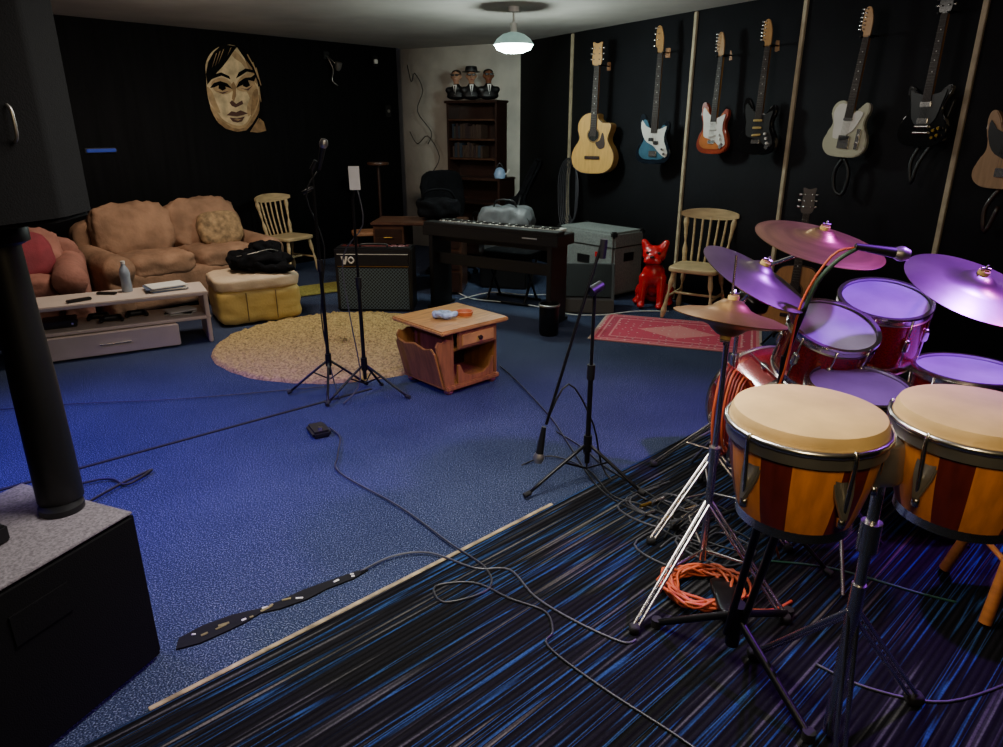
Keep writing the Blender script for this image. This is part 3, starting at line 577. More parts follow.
    if kind=='strat':
        for q,z in enumerate((.15,.205,.26)): soft(g,'pickup_%d'%(q+1),(.075*S,.012*S,.018*S),(0,yy,z*S),WHT2 if guard is not BLK else CREAM,(0,-6 if q==0 else 0,0),n=5,div=4)
        box(g,'bridge',(.07*S,.012*S,.03*S),(0,yy,.1*S),CHR,bev=.002); box(g,'jack_plate',(.03*S,.006,.05*S),(.1*S,yy+.003,.07*S),CHR,(0,30,0),.002)
        for q in range(3): lathe(g,'knob_%d'%(q+1),[(0,0),(.011*S,0),(.009*S,.014*S),(0,.014*S)],WHT2,((.075+.012*q)*S,yy,(.16-.035*q)*S),(90,0,0),seg=14)
    elif kind=='tele':
        box(g,'bridge_plate',(.085*S,.008*S,.09*S),(0,yy,.105*S),CHR,bev=.002); box(g,'bridge_pickup',(.07*S,.012*S,.02*S),(0,yy-.003,.13*S),BLK,(0,-10,0),.003); box(g,'neck_pickup',(.07*S,.012*S,.02*S),(0,yy,.26*S),CHR,bev=.004); box(g,'control_plate',(.03*S,.006*S,.14*S),(.1*S,yy,.13*S),CHR,bev=.004)
        for q in range(2): lathe(g,'knob_%d'%(q+1),[(0,0),(.011*S,0),(.01*S,.016*S),(0,.016*S)],CHR,(.1*S,yy,(.15-.05*q)*S),(90,0,0),seg=14)
    elif kind=='sg':
        for q,z in enumerate((.165,.27)): box(g,'humbucker_%d'%(q+1),(.075*S,.012*S,.036*S),(0,yy,z*S),CHR,bev=.003)
        rod(g,'bridge',(-.045*S,yy,.13*S),(.045*S,yy,.13*S),.007*S,CHR); rod(g,'tailpiece',(-.05*S,yy,.09*S),(.05*S,yy,.09*S),.007*S,CHR)
        for q in range(4): lathe(g,'knob_%d'%(q+1),[(0,0),(.012*S,0),(.01*S,.014*S),(0,.014*S)],GOLD,((.09+.03*(q%2))*S,yy,(.06+.045*(q//2)+.015*(q%2))*S),(90,0,0),seg=14)
    elif bs:
        for s in (-1,1): box(g,'split_pickup_%d'%(s+2),(.045*S,.014*S,.03*S),(s*.024*S,yy,(.2+s*-.014)*S),BLK,bev=.003)
        box(g,'bridge',(.07*S,.014*S,.05*S),(0,yy,.09*S),CHR,bev=.003)
        for q in range(2): lathe(g,'knob_%d'%(q+1),[(0,0),(.012*S,0),(.011*S,.018*S),(0,.018*S)],CHR,((.09+.02*q)*S,yy,(.13-.04*q)*S),(90,0,0),seg=14)
    else:
        rod(g,'sound_hole',(0,fy+.0015,.31*S),(0,fy-.001,.31*S),.05*S,RUB,seg=32); tube(g,'rosette',[(.056*S*math.cos(a),fy-.001,.31*S+.056*S*math.sin(a)) for a in [i*.524 for i in range(12)]],.003,BRW,2,True,6)
        box(g,'bridge',(.14*S,.01*S,.026*S),(0,fy-.005*S,.13*S),DKW,bev=.003)
        tube(g,'binding',[(x,fy+.002,z) for x,z in out[::2]],.003,DKW,1,True,6)
        prism(g,'pickguard',[(v.x*S,v.y*S) for v in crom([(.02,.25,0),(.06,.27,0),(.08,.33,0),(.1,.3,0),(.11,.22,0),(.06,.2,0)],3)],.001,DKW,(0,fy,0),(0,0,0),0)
    return g,S,hd,fy
def hang(name,j,bottom,length,kind,body,guard=None,tilt=0,off=.10,turn=0,**kw):
    p=G0+GD*j+GIN*off
    g,S,hd,fy=guitar(name,(p.x,p.y,bottom),(R(-2),R(tilt),R(GYAW+turn)),length,kind,body,guard,**kw)
    rod(g,'hanger_arm',(0,off-.01,hd+.02),(0,fy-.01,hd+.01),.006,BLKM); box(g,'hanger_plate',(.05,.02,.08),(0,off-.015,hd+.02),WOOD,bev=.004)
    for s in (-1,1): rod(g,'hanger_fork_%d'%(s+2),(s*.03,fy+.03,hd),(s*.03,fy-.03,hd),.006,RUB)
    rod(g,'hanger_yoke',(-.03,fy+.03,hd),(.03,fy+.03,hd),.006,BLKM)
    return g,S
NAT=mat('natural_spruce','#c09450',.35,0,.12,9,0,50,.4,(8,8,1)); SUNR=mat('sunburst_red','#8c3218',.25,0,.35,6,0,50,.6); SUNY=mat('sunburst_amber','#b86a30',.25,0,.3,6,0,50,.6)
BLKG=mat('black_gloss','#08080a',.2,0,.1,5,0,50,.4); BLUB=mat('blueburst_dark','#121a24',.2,0,.3,5,0,50,.6); BLUF=mat('blueburst_face','#3a6276',.25,0,.3,6,0,50,.6); TWH=mat('vintage_white','#b5b49c',.3,0,.08,5,0,50,.4); NATB=mat('natural_ash_body','#a08060',.35,0,.15,7,0,50,.4,(8,8,1))
hang('acoustic_guitar',1.76,1.12,1.21,'acoustic',NAT,off=.17,turn=26)
hang('bass_guitar',2.60,1.25,1.14,'bass',BLUB,WHT2,edge=BLUF,off=.17,turn=28)
hang('electric_guitar',3.27,1.36,.92,'strat',SUNR,WHT2,edge=SUNY,off=.12,turn=8)
hang('electric_guitar',3.74,1.37,.95,'strat',BLKG,BLK,tilt=0,off=.14,turn=14)
hang('electric_guitar',4.48,1.38,.93,'tele',TWH,WHT2,tilt=3,off=.12,turn=6)
g,S=hang('electric_guitar',5.00,1.46,.92,'sg',BLKG,BLK,head=BLKG,off=.10)
tube(g,'strap',[(0,-.02,0),(-.03,-.03,-.1),(.0,-.03,-.22),(.02,-.03,-.1),(.1,.0,.1),(.13,.03,.3)],.012,BLK)
g,S=hang('bass_guitar',5.52,1.24,1.15,'bass',NATB,BLK)
tube(g,'strap',[(0,-.02,0),(-.05,-.03,-.12),(-.02,-.03,-.25),(.02,-.03,-.1)],.014,DKW)
hang('electric_guitar',6.1,1.3,.97,'strat',TWH,WHT2,board=MAP)
p=G0+GD*4.45+GIN*.08; g=G('guitar_strap',(p.x,p.y,1.37),GYAW); tube(g,'strap_loop',[(0,0,.0),(-.05,0,-.1),(-.03,0,-.22),(.04,0,-.24),(.06,0,-.1),(.01,0,0)],.014,BLK)
p=G0+GD*1.2+GIN*.06; g=G('hanging_cable_bundle',(p.x,p.y,.95),GYAW); box(g,'wall_hook',(.03,.06,.03),(0,.03,.3),BLKM)
CAB2=mat('grey_cable','#26262a',.4); CAB3=mat('light_grey_cable','#3c3c42',.4)
for k in range(7): 
    w=.06+.02*k; tube(g,'loop_%d'%(k+1),[(0,-.01*k,.3),(-w,-.01*k,.1),(-w*.7,-.01*k,-.3-.02*k),(w*.8,-.01*k,-.33),(w,-.01*k,.08)],.005,CAB3,4,True,6)
# acoustic on floor stand
AX,AY=2.2,5.15
g,S,hd,fy=guitar('acoustic_guitar',(AX,AY,.1),(R(-8),0,R(-30)),1.06,'acoustic_s',mat('cedar_top','#b07a44',.35,0,.15,9,0,50,.4,(8,8,1)),head=DKW)
g=G('guitar_floor_stand',(AX,AY,0),-30)
for s in (-1,1): tube(g,'front_leg_%d'%(s+2),[(0,.1,.35),(s*.1,.03,.1),(s*.17,-.14,.01)],.009,BLKM); tube(g,'cradle_%d'%(s+2),[(s*.02,.06,.12),(s*.09,-.02,.085),(s*.09,-.12,.08),(s*.09,-.14,.12)],.009,RUB)
tube(g,'rear_leg',[(0,.1,.36),(0,.14,.12),(0,.17,.01)],.009,BLKM); rod(g,'stand_post',(0,.07,.12),(0,.12,.62),.01,BLKM)

# ---------- portrait on left wall
def portrait():
    p=L0+LD*((-2.85+3.88)*.663+(8.03-6.87)*.748)+LIN*.012
    g=G('painted_face_portrait',(p.x,p.y,1.945),LYAW); sc=.86/82
    ft=mat('portrait_cream','#c8b086',.7,0,.4,9); tn=mat('portrait_tan','#8a6a44',.7,0,.4,16); dk=mat('portrait_black','#0b0a0a',.9,spec=.1); lp=mat('portrait_brown','#4c2a1c',.7); md=mat('portrait_midtone','#ab8c62',.7,0,.3,14)
    def pg(nm,pts,m,ly,s=False):
        q=[((x-29)*sc,(41-y)*sc,0) for x,y in pts]; q=[(v.x,v.y) for v in crom(q,3)] if s else [(a,b) for a,b,c in q]
        prism(g,nm,q,.002,m,(0,-.001*ly*2,0),(0,0,0),0)
    pg('face',[(1,32),(2,20),(8,10),(18,3),(30,0),(42,3),(51,12),(56,24),(58,38),(57,52),(53,62),(46,72),(38,79),(28,81),(18,78),(8,72),(2,60),(0,46)],ft,1,True)
    pg('jaw_midtone',[(1,58),(7,62),(12,69),(20,74),(29,76),(37,74),(44,66),(50,57),(55,46),(58,50),(53,63),(45,73),(37,80),(27,81),(16,78),(6,71)],md,2,True)
    pg('jaw_shade',[(6,68),(14,73),(22,78),(29,79),(36,78),(44,70),(51,61),(56,50),(57,54),(53,64),(45,74),(37,80.5),(27,82),(15,79),(7,73)],tn,2.5)
    pg('forehead_shade',[(27,4),(36,6),(44,14),(50,26),(46,24),(40,16),(33,12)],md,2,True)
    pg('temple_shade',[(44,10),(50,16),(54,26),(55,36),(51,28),(47,20)],tn,2.5,True)
    pg('cheek_right',[(42,40),(53,35),(54,48),(48,60),(41,67),(41,57),(45,49)],md,2,True); pg('cheek_right_dark',[(49,44),(55,40),(54,52),(48,62),(44,66),(46,56)],tn,2.5,True)
    pg('cheek_left',[(0,40),(5,44),(8,54),(11,64),(5,60),(1,52)],md,2,True)
    pg('fringe_sweep',[(22,0),(38,1),(32,7),(26,14),(19,21),(12,27),(5,34),(1,38),(1,28),(5,17),(12,8)],dk,3)
    pg('hair_right',[(36,0),(46,3),(55,12),(60,26),(61,48),(57,66),(52,72),(55,58),(57,44),(55,30),(51,20),(43,10)],dk,3)
    for i,(a,b,c_,d) in enumerate(((14,9,8,21),(22,5,15,17),(47,8,53,18),(52,15,57,30),(56,38,57,52),(30,3,26,9),(18,7,11,20),(55,20,59,36))): pg('hair_highlight_%d'%i,[(a,b),(a+1,b-.5),(c_+.6,d),(c_,d+1)],md,5)
    pg('left_brow',[(6,33),(10,28),(17,26),(25,29),(26,32),(17,29),(11,31)],dk,4); pg('right_brow',[(32,31),(36,25),(44,21),(52,22),(54,25),(45,24),(38,28)],dk,4)
    pg('left_socket',[(5,38),(9,33),(17,31),(25,34),(28,41),(20,46),(10,45)],md,3,True); pg('right_socket',[(31,39),(36,31),(45,26),(54,27),(52,37),(45,42),(36,43)],md,3,True)
    pg('left_lid',[(3,41),(8,36),(15,34),(22,36),(27,41),(20,39),(13,38),(8,40)],dk,4); pg('left_iris',[(13,37),(19,37),(20,41),(16,43),(12,41)],dk,4); pg('left_under',[(8,43),(15,44.5),(23,43),(16,46)],lp,4)
    pg('right_lid',[(31,40),(35,34),(42,30),(49,29),(57,24),(52,33),(46,32),(38,37)],dk,4); pg('right_iris',[(39,34),(45,32),(47,37),(43,39),(39,38)],dk,4); pg('right_under',[(36,40),(43,40.5),(50,37),(44,42)],lp,4)
    pg('nose_bridge',[(26,37),(29,34),(31,38),(30,47),(27,53),(25,50),(27,44)],tn,4); pg('nose_side',[(22,54),(25,51.5),(29,55),(33,53),(36,51.5),(37,55),(32,57),(28,58.5),(24,57)],lp,4)
    pg('upper_lip',[(17,66),(23,62),(28,63),(33,61),(41,64),(34,66),(28,67),(22,66.5)],lp,4); pg('lower_lip',[(20,68),(28,69),(37,67),(33,72),(28,73),(23,72)],lp,4); pg('lip_gloss',[(24,70),(29,70),(33,69.5),(29,71)],md,5)
    pg('neck_patch_right',[(47,75),(53,68),(58,72),(60,81),(50,83),(41,82)],tn,3)
portrait()
# wall fittings
p=L0+LD*3.45+LIN*.03; g=G('alarm_sounder_box',(p.x,p.y,2.33),LYAW); box(g,'housing',(.09,.05,.12),(0,0,0),BLKM); box(g,'lens',(.05,.03,.05),(0,-.03,-.01),WHT2)
p=L0+LD*2.75+LIN*.1; g=G('wall_spotlight',(p.x,p.y,2.3),LYAW); box(g,'wall_plate',(.08,.03,.08),(0,.08,.05),BLK); tube(g,'spot_arm',[(0,.07,.05),(0,0,.0),(.03,-.06,-.05)],.01,CHR); lathe(g,'spot_head',[(.02,0),(.035,.03),(.04,.09),(0,.09)],CHRD,(.04,-.07,-.12),(20,0,0)); tube(g,'spot_flex',[(0,.07,.05),(.05,.03,-.1),(.02,.02,-.22),(.08,.0,-.28)],.006,CHRD)
p=L0+LD*.12+LIN*.02; g=G('blue_wall_light_strip',(p.x,p.y,1.36),LYAW); box(g,'strip_body',(.26,.03,.03),(0,0,0),mat('blue_glow','#182a70',.5,emis='#2a50ff',es=.12)); box(g,'strip_bracket',(.28,.015,.045),(0,.012,0),BLK)
p=L0+LD*3.62+LIN*.03; g=G('wall_socket_box',(p.x,p.y,1.75),LYAW); box(g,'socket_plate',(.09,.04,.14),(0,0,0),BLK); rod(g,'socket_dial',(0,-.02,0),(0,-.03,0),.02,CHRD)
g=G('wall_cable_run',(0,0,0)); tube(g,'cable',[(-1.2,9.72,2.3),(-1.15,9.65,2.1),(-1.1,9.62,2.2),(-1.0,9.58,2.0),(-1.08,9.6,1.75),(-.9,9.5,1.5),(-.95,9.5,1.35)],.006,CAB); tube(g,'cable_2',[(-1.2,9.7,1.5),(-1.1,9.64,1.35),(-.95,9.52,1.45),(-.8,9.44,1.2),(-.9,9.48,1.0)],.005,CAB)
# ceiling lamp
g=G('pendant_ceiling_lamp',(.1,6.4,0))
rod(g,'ceiling_rose',(0,0,2.46),(0,0,2.5),.045,WHT2); rod(g,'flex',(0,0,2.36),(0,0,2.46),.008,WHT2); lathe(g,'lampholder',[(0,2.38),(.025,2.38),(.03,2.31),(.045,2.3),(0,2.3)],WHT2)
lathe(g,'dome_shade',[(.04,2.31),(.09,2.295),(.14,2.26),(.17,2.215),(.165,2.215),(.135,2.255),(.085,2.285),(.04,2.3)],mat('enamel_shade','#8fa09a',.3,emis='#a8d8cc',es=.35))
lathe(g,'glowing_diffuser',[(0,2.15),(.08,2.157),(.14,2.18),(.163,2.217),(0,2.225)],mat('lamp_glow','#ffffff',.5,emis='#d9fff4',es=38))

# ---------- microphone stands
def mic(g,nm,tip,back,mt=BLK):
    tip=Vector(tip);back=Vector(back);d=(tip-back).normalized()
    rod(g,nm+'_handle',back,back+d*.13,.011,mt,.018); lathe(g,nm+'_grille',[(0,.0),(.018,.004),(.025,.02),(.025,.03),(.018,.05),(0,.056)],CHRD,tuple(back+d*.125),tuple(math.degrees(a) for a in d.to_track_quat('Z','Y').to_euler()),seg=20)
def tripod(g,feet,hubz,mt,th=.008,z0=0):
    for k,(x,y) in enumerate(feet):
        tube(g,'leg_%d'%(k+1),[(0,0,hubz),(x*.5,y*.5,hubz*.55),(x,y,.014)],th,mt,2); rod(g,'foot_cap_%d'%(k+1),(x*.93,y*.93,.024),(x*1.03,y*1.03,.017),th*1.5,RUB)
        rod(g,'brace_%d'%(k+1),(0,0,hubz*.35),(x*.4,y*.4,hubz*.66),th*.6,mt)
    rod(g,'hub',(0,0,hubz-.04),(0,0,hubz+.04),.02,mt)
def mstand(name,loc,h,feet,z=0):
    g=G(name,(loc[0],loc[1],z)); tripod(g,feet,.2,BLKM); rod(g,'lower_tube',(0,0,.1),(0,0,h*.58),.012,BLKM); rod(g,'clutch',(0,0,h*.56),(0,0,h*.56+.07),.018,BLK); rod(g,'upper_tube',(0,0,h*.58),(0,0,h),.008,BLKM)
    return g
g=mstand('microphone_stand',(-1.09,4.18),1.36,[(-.24,-.1),(.05,-.3),(.22,.06)])
rod(g,'mic_clip',(0,0,1.35),(.03,0,1.40),.014,BLK); mic(g,'mic',(.09,-.02,1.51),(.04,0,1.35)); tube(g,'mic_cable',[(.03,0,1.34),(-.04,-.02,1.2),(.03,.02,.9),(-.02,0,.5),(.02,-.02,.12),(.1,-.2,.014)],.004,CAB)
tube(g,'boom_clamp_knob',[(0,0,1.25),(-.06,-.02,1.22)],.012,BLK,1)
g=mstand('microphone_stand',(-.85,4.1),1.2,[(-.2,-.2),(.28,-.1),(.08,.12)])
rod(g,'gooseneck',(0,0,1.19),(.02,0,1.27),.007,BLKM); box(g,'lyric_card',(.06,.006,.13),(.02,-.012,1.31),PAPER,(4,0,4),.001); tube(g,'cable',[(.03,0,1.25),(.05,-.01,1.05),(-.09,.03,.85),(-.06,-.02,.5),(-.03,0,.1),(-.1,-.2,.014)],.004,CAB3)
g=mstand('boom_microphone_stand',(.40,2.95),.92,[(-.29,-.16),(.24,-.14),(.03,.28)],.004)
rod(g,'boom_clamp',(-.02,-.02,.92),(.03,.02,.94),.022,BLK); rod(g,'boom_arm',(.02,0,1.12),(-.2,-.08,.33),.007,BLKM); rod(g,'counterweight',(.024,0,1.06),(.03,0,1.14),.016,BLK)
mic(g,'mic',(-.235,-.09,.14),(-.21,-.085,.32)); tube(g,'mic_cable',[(-.2,-.08,.34),(-.1,-.02,.5),(.02,0,.3),(.1,.05,.014),(.25,-.2,.016)],.0045,CAB)
g=G('foot_switch_pedal',(-1.0,3.5,0),30); box(g,'pedal_body',(.1,.15,.04),(0,0,.021),BLK,(0,0,0),.012); rod(g,'pedal_button',(0,-.04,.04),(0,-.04,.055),.012,CHR)

# ---------- PA speaker and sub (left foreground)
g=G('pa_subwoofer',(-1.40,1.64,0),-21.7)
box(g,'cabinet',(.48,.54,.515),(0,0,.265),TOLEX,bev=.012); box(g,'dusty_lid',(.47,.53,.006),(0,0,.524),DUST,bev=.002); box(g,'side_handle',(.004,.16,.09),(.242,-.05,.4),TOLEX); box(g,'front_grille',(.44,.01,.46),(0,-.272,.26),TUSK)
for s in (-1,1):
    for q in (-1,1): rod(g,'foot_%d%d'%(s+2,q+2),(s*.2,q*.22,0),(s*.2,q*.22,.01),.02,RUB)
lathe(g,'pole_socket',[(0,.525),(.06,.525),(.06,.545),(.035,.55),(0,.55)],BLK,(.03,.2,0))
g=G('folded_lead_box',(-1.44,1.60,.528),-30); box(g,'equipment_case',(.2,.2,.05),(-.02,-.02,.025),BLK,(0,0,8)); box(g,'silver_edge',(.14,.008,.02),(.04,-.125,.03),CHRD,(0,0,8)); box(g,'label_strip',(.008,.1,.02),(.082,0,.03),WHT2,(0,0,8),.001)
g=G('pa_speaker',(-1.285,1.80,0),-21.7)
lathe(g,'pole_sleeve',[(0,.551),(.062,.551),(.058,.9),(.045,1.34),(0,1.34)],BLK,(-.045,.03,0)); lathe(g,'pole_collar',[(.05,1.3),(.07,1.31),(.07,1.35),(.05,1.38)],BLK,(-.045,.03,0))
bm=bmesh.new(); A=[];B=[]
for x,yy in ((-.21,-.24),(.21,-.24),(.21,.03),(.13,.18),(-.13,.18),(-.21,.03)): A.append(bm.verts.new((x,yy,1.37)));B.append(bm.verts.new((x,yy,2.12)))
bm.faces.new(A);bm.faces.new(B)
for k in range(6): bm.faces.new((A[k],A[(k+1)%6],B[(k+1)%6],B[k]))
bmesh.ops.bevel(bm,geom=list(bm.edges),offset=.012,segments=2,affect='EDGES'); bm2(bm,'speaker_cabinet',g,TOLEX,wn=True)
box(g,'speaker_grille',(.38,.012,.7),(0,-.245,1.745),TUSK)
for i,(y0) in enumerate((-.13,-.05)): tube(g,'side_handle_%d'%i,[(.212,y0,1.56),(.224,y0,1.575),(.224,y0,1.625),(.212,y0,1.64)],.004,CHRD)

# ---------- drum kit
def drum(g,nm,c,r,h,shell,tilt=(0,0,0),headm=DRH,lugs=8):
    e=bpy.data.objects.new(nm,None);COL.objects.link(e);e.parent=g;e.location=c;e.rotation_euler=tuple(R(a) for a in tilt)
    lathe(e,nm+'_shell',[(r*.97,-h),(r*.97,-.01)],shell,seg=48)
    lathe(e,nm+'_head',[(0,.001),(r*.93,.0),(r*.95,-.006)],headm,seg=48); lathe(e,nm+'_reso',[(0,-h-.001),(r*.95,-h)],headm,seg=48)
    for z in (0,-h): lathe(e,nm+'_hoop_%d'%int(-z*100),[(r*.94,z+.012),(r*1.03,z+.012),(r*1.04,z+.004),(r*1.0,z-.004),(r*1.0,z-.018),(r*1.03,z-.022),(r*.97,z-.022),(r*.94,z+.012)],CHR,seg=48)
    for k in range(lugs):
        a=2*math.pi*(k+.5)/lugs;x,y=math.cos(a)*r*1.01,math.sin(a)*r*1.01
        rod(e,nm+'_rod_%d'%k,(x,y,.012),(x,y,-h-.01),.004,CHR,seg=6); soft(e,nm+'_lug_%d'%k,(.026,.026,min(.06,h*.4)),(x*.995,y*.995,-h/2),CHR,n=4,div=3)
    return e
def cymbal(g,nm,c,r,tilt,mt=CYM):
    e=bpy.data.objects.new(nm,None);COL.objects.link(e);e.parent=g;e.location=c;e.rotation_euler=tuple(R(a) for a in tilt)
    lathe(e,nm+'_plate',[(.006,.052),(.03,.05),(.05,.036),(.062,.024),(r*.5,.014),(r*.8,.005),(r,-.006),(r*.995,-.009),(r*.5,.011),(.06,.02),(.03,.046),(.006,.048)],mt,seg=72)
    lathe(e,nm+'_felt',[(0,.05),(.018,.05),(.018,.064),(0,.064)],CREAM,seg=16); rod(e,nm+'_wingnut',(-.015,0,.07),(.015,0,.07),.006,CHR); rod(e,nm+'_thread',(0,0,-.03),(0,0,.085),.004,CHR,seg=8)
    return e
KX,KY=1.3,3.0
k=G('drum_kit',(KX,KY,SC))
def K(x,y,z=0): return (x-KX,y-KY,z)
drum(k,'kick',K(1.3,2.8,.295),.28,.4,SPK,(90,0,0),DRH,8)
for s in (-1,1): rod(k,'kick_spur_%d'%(s+2),K(1.3+s*.26,3.0,.25),K(1.3+s*.36,3.12,.01),.009,CHR)
soft(k,'kick_pedal',(.1,.28,.03),K(1.3,2.6,.05),CHRD,(-12,0,0),n=6,div=4); rod(k,'kick_beater_shaft',K(1.3,2.72,.06),K(1.3,2.75,.28),.005,CHR); soft(k,'kick_beater',(.05,.05,.05),K(1.3,2.76,.3),CREAM,n=2,div=5)
drum(k,'tom_high',K(1.27,2.58,.86),.165,.2,SPK,(22,0,8)); drum(k,'tom_mid',K(1.57,2.8,.91),.175,.23,SPK,(16,0,-12))
rod(k,'tom_post',K(1.4,2.95,.5),K(1.4,2.9,.85),.014,CHR); tube(k,'tom_arm_1',[K(1.4,2.9,.8),K(1.36,2.78,.83),K(1.3,2.7,.78)],.011,CHR); tube(k,'tom_arm_2',[K(1.4,2.9,.8),K(1.46,2.9,.86),K(1.52,2.87,.82)],.011,CHR)
drum(k,'floor_tom',K(1.87,2.64,.66),.2,.38,SPK,(0,0,0))
for q in range(3):
    a=.5+q*2.094; x,y=1.87+.215*math.cos(a),2.64+.215*math.sin(a); tube(k,'floor_tom_leg_%d'%q,[K(x,y,.55),K(x,y,.2),K(x+.03*math.cos(a),y+.03*math.sin(a),.012)],.008,CHR,2)
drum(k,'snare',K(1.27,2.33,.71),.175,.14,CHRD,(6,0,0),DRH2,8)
for q in range(3):
    a=.3+q*2.094; tube(k,'snare_basket_%d'%q,[K(1.27,2.33,.46),K(1.27+.14*math.cos(a),2.33+.14*math.sin(a),.54),K(1.27+.185*math.cos(a),2.33+.185*math.sin(a),.6)],.008,CHR,2)
    rod(k,'snare_leg_%d'%q,K(1.27,2.33,.3),K(1.27+.26*math.cos(a),2.33+.26*math.sin(a),.012),.008,CHR)
rod(k,'snare_post',K(1.27,2.33,.1),K(1.27,2.33,.48),.012,CHR)
def cstand(nm,x,y,z,feet,cx=None,cy=None):
    rod(k,nm+'_tube_1',K(x,y,.08),K(x,y,z*.5),.014,CHR); rod(k,nm+'_tube_2',K(x,y,z*.5),K(x,y,z*.85 if cx is not None else z),.010,CHR); rod(k,nm+'_clutch',K(x,y,z*.48),K(x,y,z*.48+.06),.02,CHR)
    if cx is not None: rod(k,nm+'_boom',K(x,y,z*.85),K(cx,cy,z-.02),.008,CHR); soft(k,nm+'_tilter',(.04,.04,.05),K(x,y,z*.85),CHR,n=4,div=3)
    for q,(fx,fy_) in enumerate(feet):
        for s in (-.01,.01): rod(k,nm+'_leg_%d_%d'%(q,s>0),K(x+s,y,.32),K(x+fx+s,y+fy_,.015),.006,CHR)
        rod(k,nm+'_brace_%d'%q,K(x,y,.12),K(x+fx*.55,y+fy_*.55,.15),.005,CHR); soft(k,nm+'_foot_%d'%q,(.035,.035,.03),K(x+fx,y+fy_,.015),RUB,n=4,div=3)
cstand('hihat',.74,2.2,.99,[(-.3,-.3),(.22,-.25),(-.02,.33)])
cymbal(k,'hihat_top',K(.74,2.2,1.005),.18,(-6,8,0),CYMH); cymbal(k,'hihat_bottom',K(.74,2.2,.99),.18,(174,8,0),CYMH); rod(k,'hihat_rod',K(.74,2.2,.95),K(.74,2.2,1.2),.004,CHR)
soft(k,'hihat_pedal',(.09,.26,.025),K(.78,2.02,.05),BLKM,(-10,0,-8),n=6,div=4)
cstand('crash_left',.88,2.62,1.05,[(-.28,-.2),(.25,-.25),(.05,.32)],.92,2.5); cymbal(k,'crash_left',K(.92,2.5,1.07),.21,(14,24,0),CYMD)
cstand('ride',1.05,3.0,1.15,[(-.3,.1),(.2,-.2),(.05,.32)],1.23,2.74); cymbal(k,'ride',K(1.23,2.72,1.16),.245,(12,8,0),CYM)
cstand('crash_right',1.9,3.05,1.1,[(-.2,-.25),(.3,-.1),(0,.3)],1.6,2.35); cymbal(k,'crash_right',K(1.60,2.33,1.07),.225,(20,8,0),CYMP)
soft(k,'cowbell',(.08,.12,.06),K(1.0,2.72,.92),mat('cowbell_dark','#2a2624',.3,.8),(15,0,20),n=6,div=4)
for q in range(8):
    tube(k,'red_cable_loop_%d'%q,[K(.87+.012*q,2.56,.72-.01*q),K(.82+.012*q,2.5,.55),K(.84+.01*q,2.5,.36+.012*q),K(.9+.01*q,2.53,.38),K(.93+.01*q,2.56,.58)],.006,REDC if q%3 else ORC,3,True,6)
# overhead boom mic
g=G('overhead_microphone_stand',(1.02,2.4,SC)); tripod(g,[(-.25,.1),(.2,-.2),(.1,.28)],.22,BLKM); rod(g,'pole',(0,0,.1),(0,0,.8),.011,BLKM); rod(g,'boom_lower',(0,0,.78),(.04,-.02,.98),.009,BLKM)
tube(g,'boom_curve',[(.04,-.02,.98),(.06,-.04,1.08),(.11,-.06,1.16),(.17,-.06,1.20)],.008,mat('green_tape','#2c4634',.5)); mic(g,'overhead_mic',(.36,-.08,1.175),(.16,-.06,1.205)); tube(g,'xlr_cable',[(.16,-.06,1.2),(.09,-.05,1.17),(.02,-.03,1.0),(.0,-.02,.75),(-.05,0,.4),(.05,-.1,.012)],.0045,ORC)

# ---------- bongos / mini congas
def conga(g,nm,c,r,h):
    e=bpy.data.objects.new(nm,None);COL.objects.link(e);e.parent=g;e.location=c
    rb=r*.72
    lathe(e,nm+'_shell',[(r*.93,-.03),(r*.95,-.07),(r*.90,-.14),(r*.81,-.21),(rb,-h)],STA,seg=60,mats=[STB],stave=5)
    lathe(e,nm+'_skin',[(0,.0),(r*.8,-.001),(r*.93,-.006),(r*.965,-.018),(r*.975,-.035)],HIDE,seg=56)
    tube(e,nm+'_crown_hoop',[(r*1.0*math.cos(a),r*1.0*math.sin(a),-.038) for a in [i*.2244 for i in range(28)]],.008,CHR,1,True,10)
    lathe(e,nm+'_side_band',[(r*.98,-.04),(r*1.0,-.042),(r*1.0,-.07),(r*.97,-.07)],CHRD,seg=56)
    lathe(e,nm+'_base_hoop',[(rb*1.0,-h+.03),(rb*1.04,-h+.03),(rb*1.05,-h-.004),(rb*.98,-h-.004)],CHR,seg=56)
    for q in range(5):
        a=-.15+q*1.2566; ca,sa=math.cos(a),math.sin(a)
        tube(e,nm+'_hook_%d'%q,[(ca*r*1.0,sa*r*1.0,-.03),(ca*r*1.04,sa*r*1.04,-.045),(ca*r*1.02,sa*r*1.02,-.1),(ca*r*.98,sa*r*.98,-.19)],.005,CHR,3,seg=8)
        prism(e,nm+'_plate_%d'%q,[(-.026,.045),(.026,.045),(.02,0),(.006,-.05),(-.006,-.05),(-.02,0)],.012,CHRD,(ca*r*.90,sa*r*.90,-.135),(0,0,0),.003).rotation_euler=(R(-14),0,a+math.pi/2)
        rod(e,nm+'_nut_%d'%q,(ca*r*.98,sa*r*.98,-.2),(ca*r*.97,sa*r*.97,-.18),.009,CHR,seg=6)
    return e
b0=(.86,1.44); g=G('pair_of_wooden_bongos',(b0[0],b0[1],SC))
def Bq(x,y,z): return (x-b0[0],y-b0[1],z)
conga(g,'drum_left',Bq(.665,1.4,1.015),.166,.26); conga(g,'drum_right',Bq(1.035,1.4,1.015),.166,.26)
soft(g,'centre_block',(.1,.08,.12),Bq(.85,1.42,.88),CHRD,n=5,div=5)
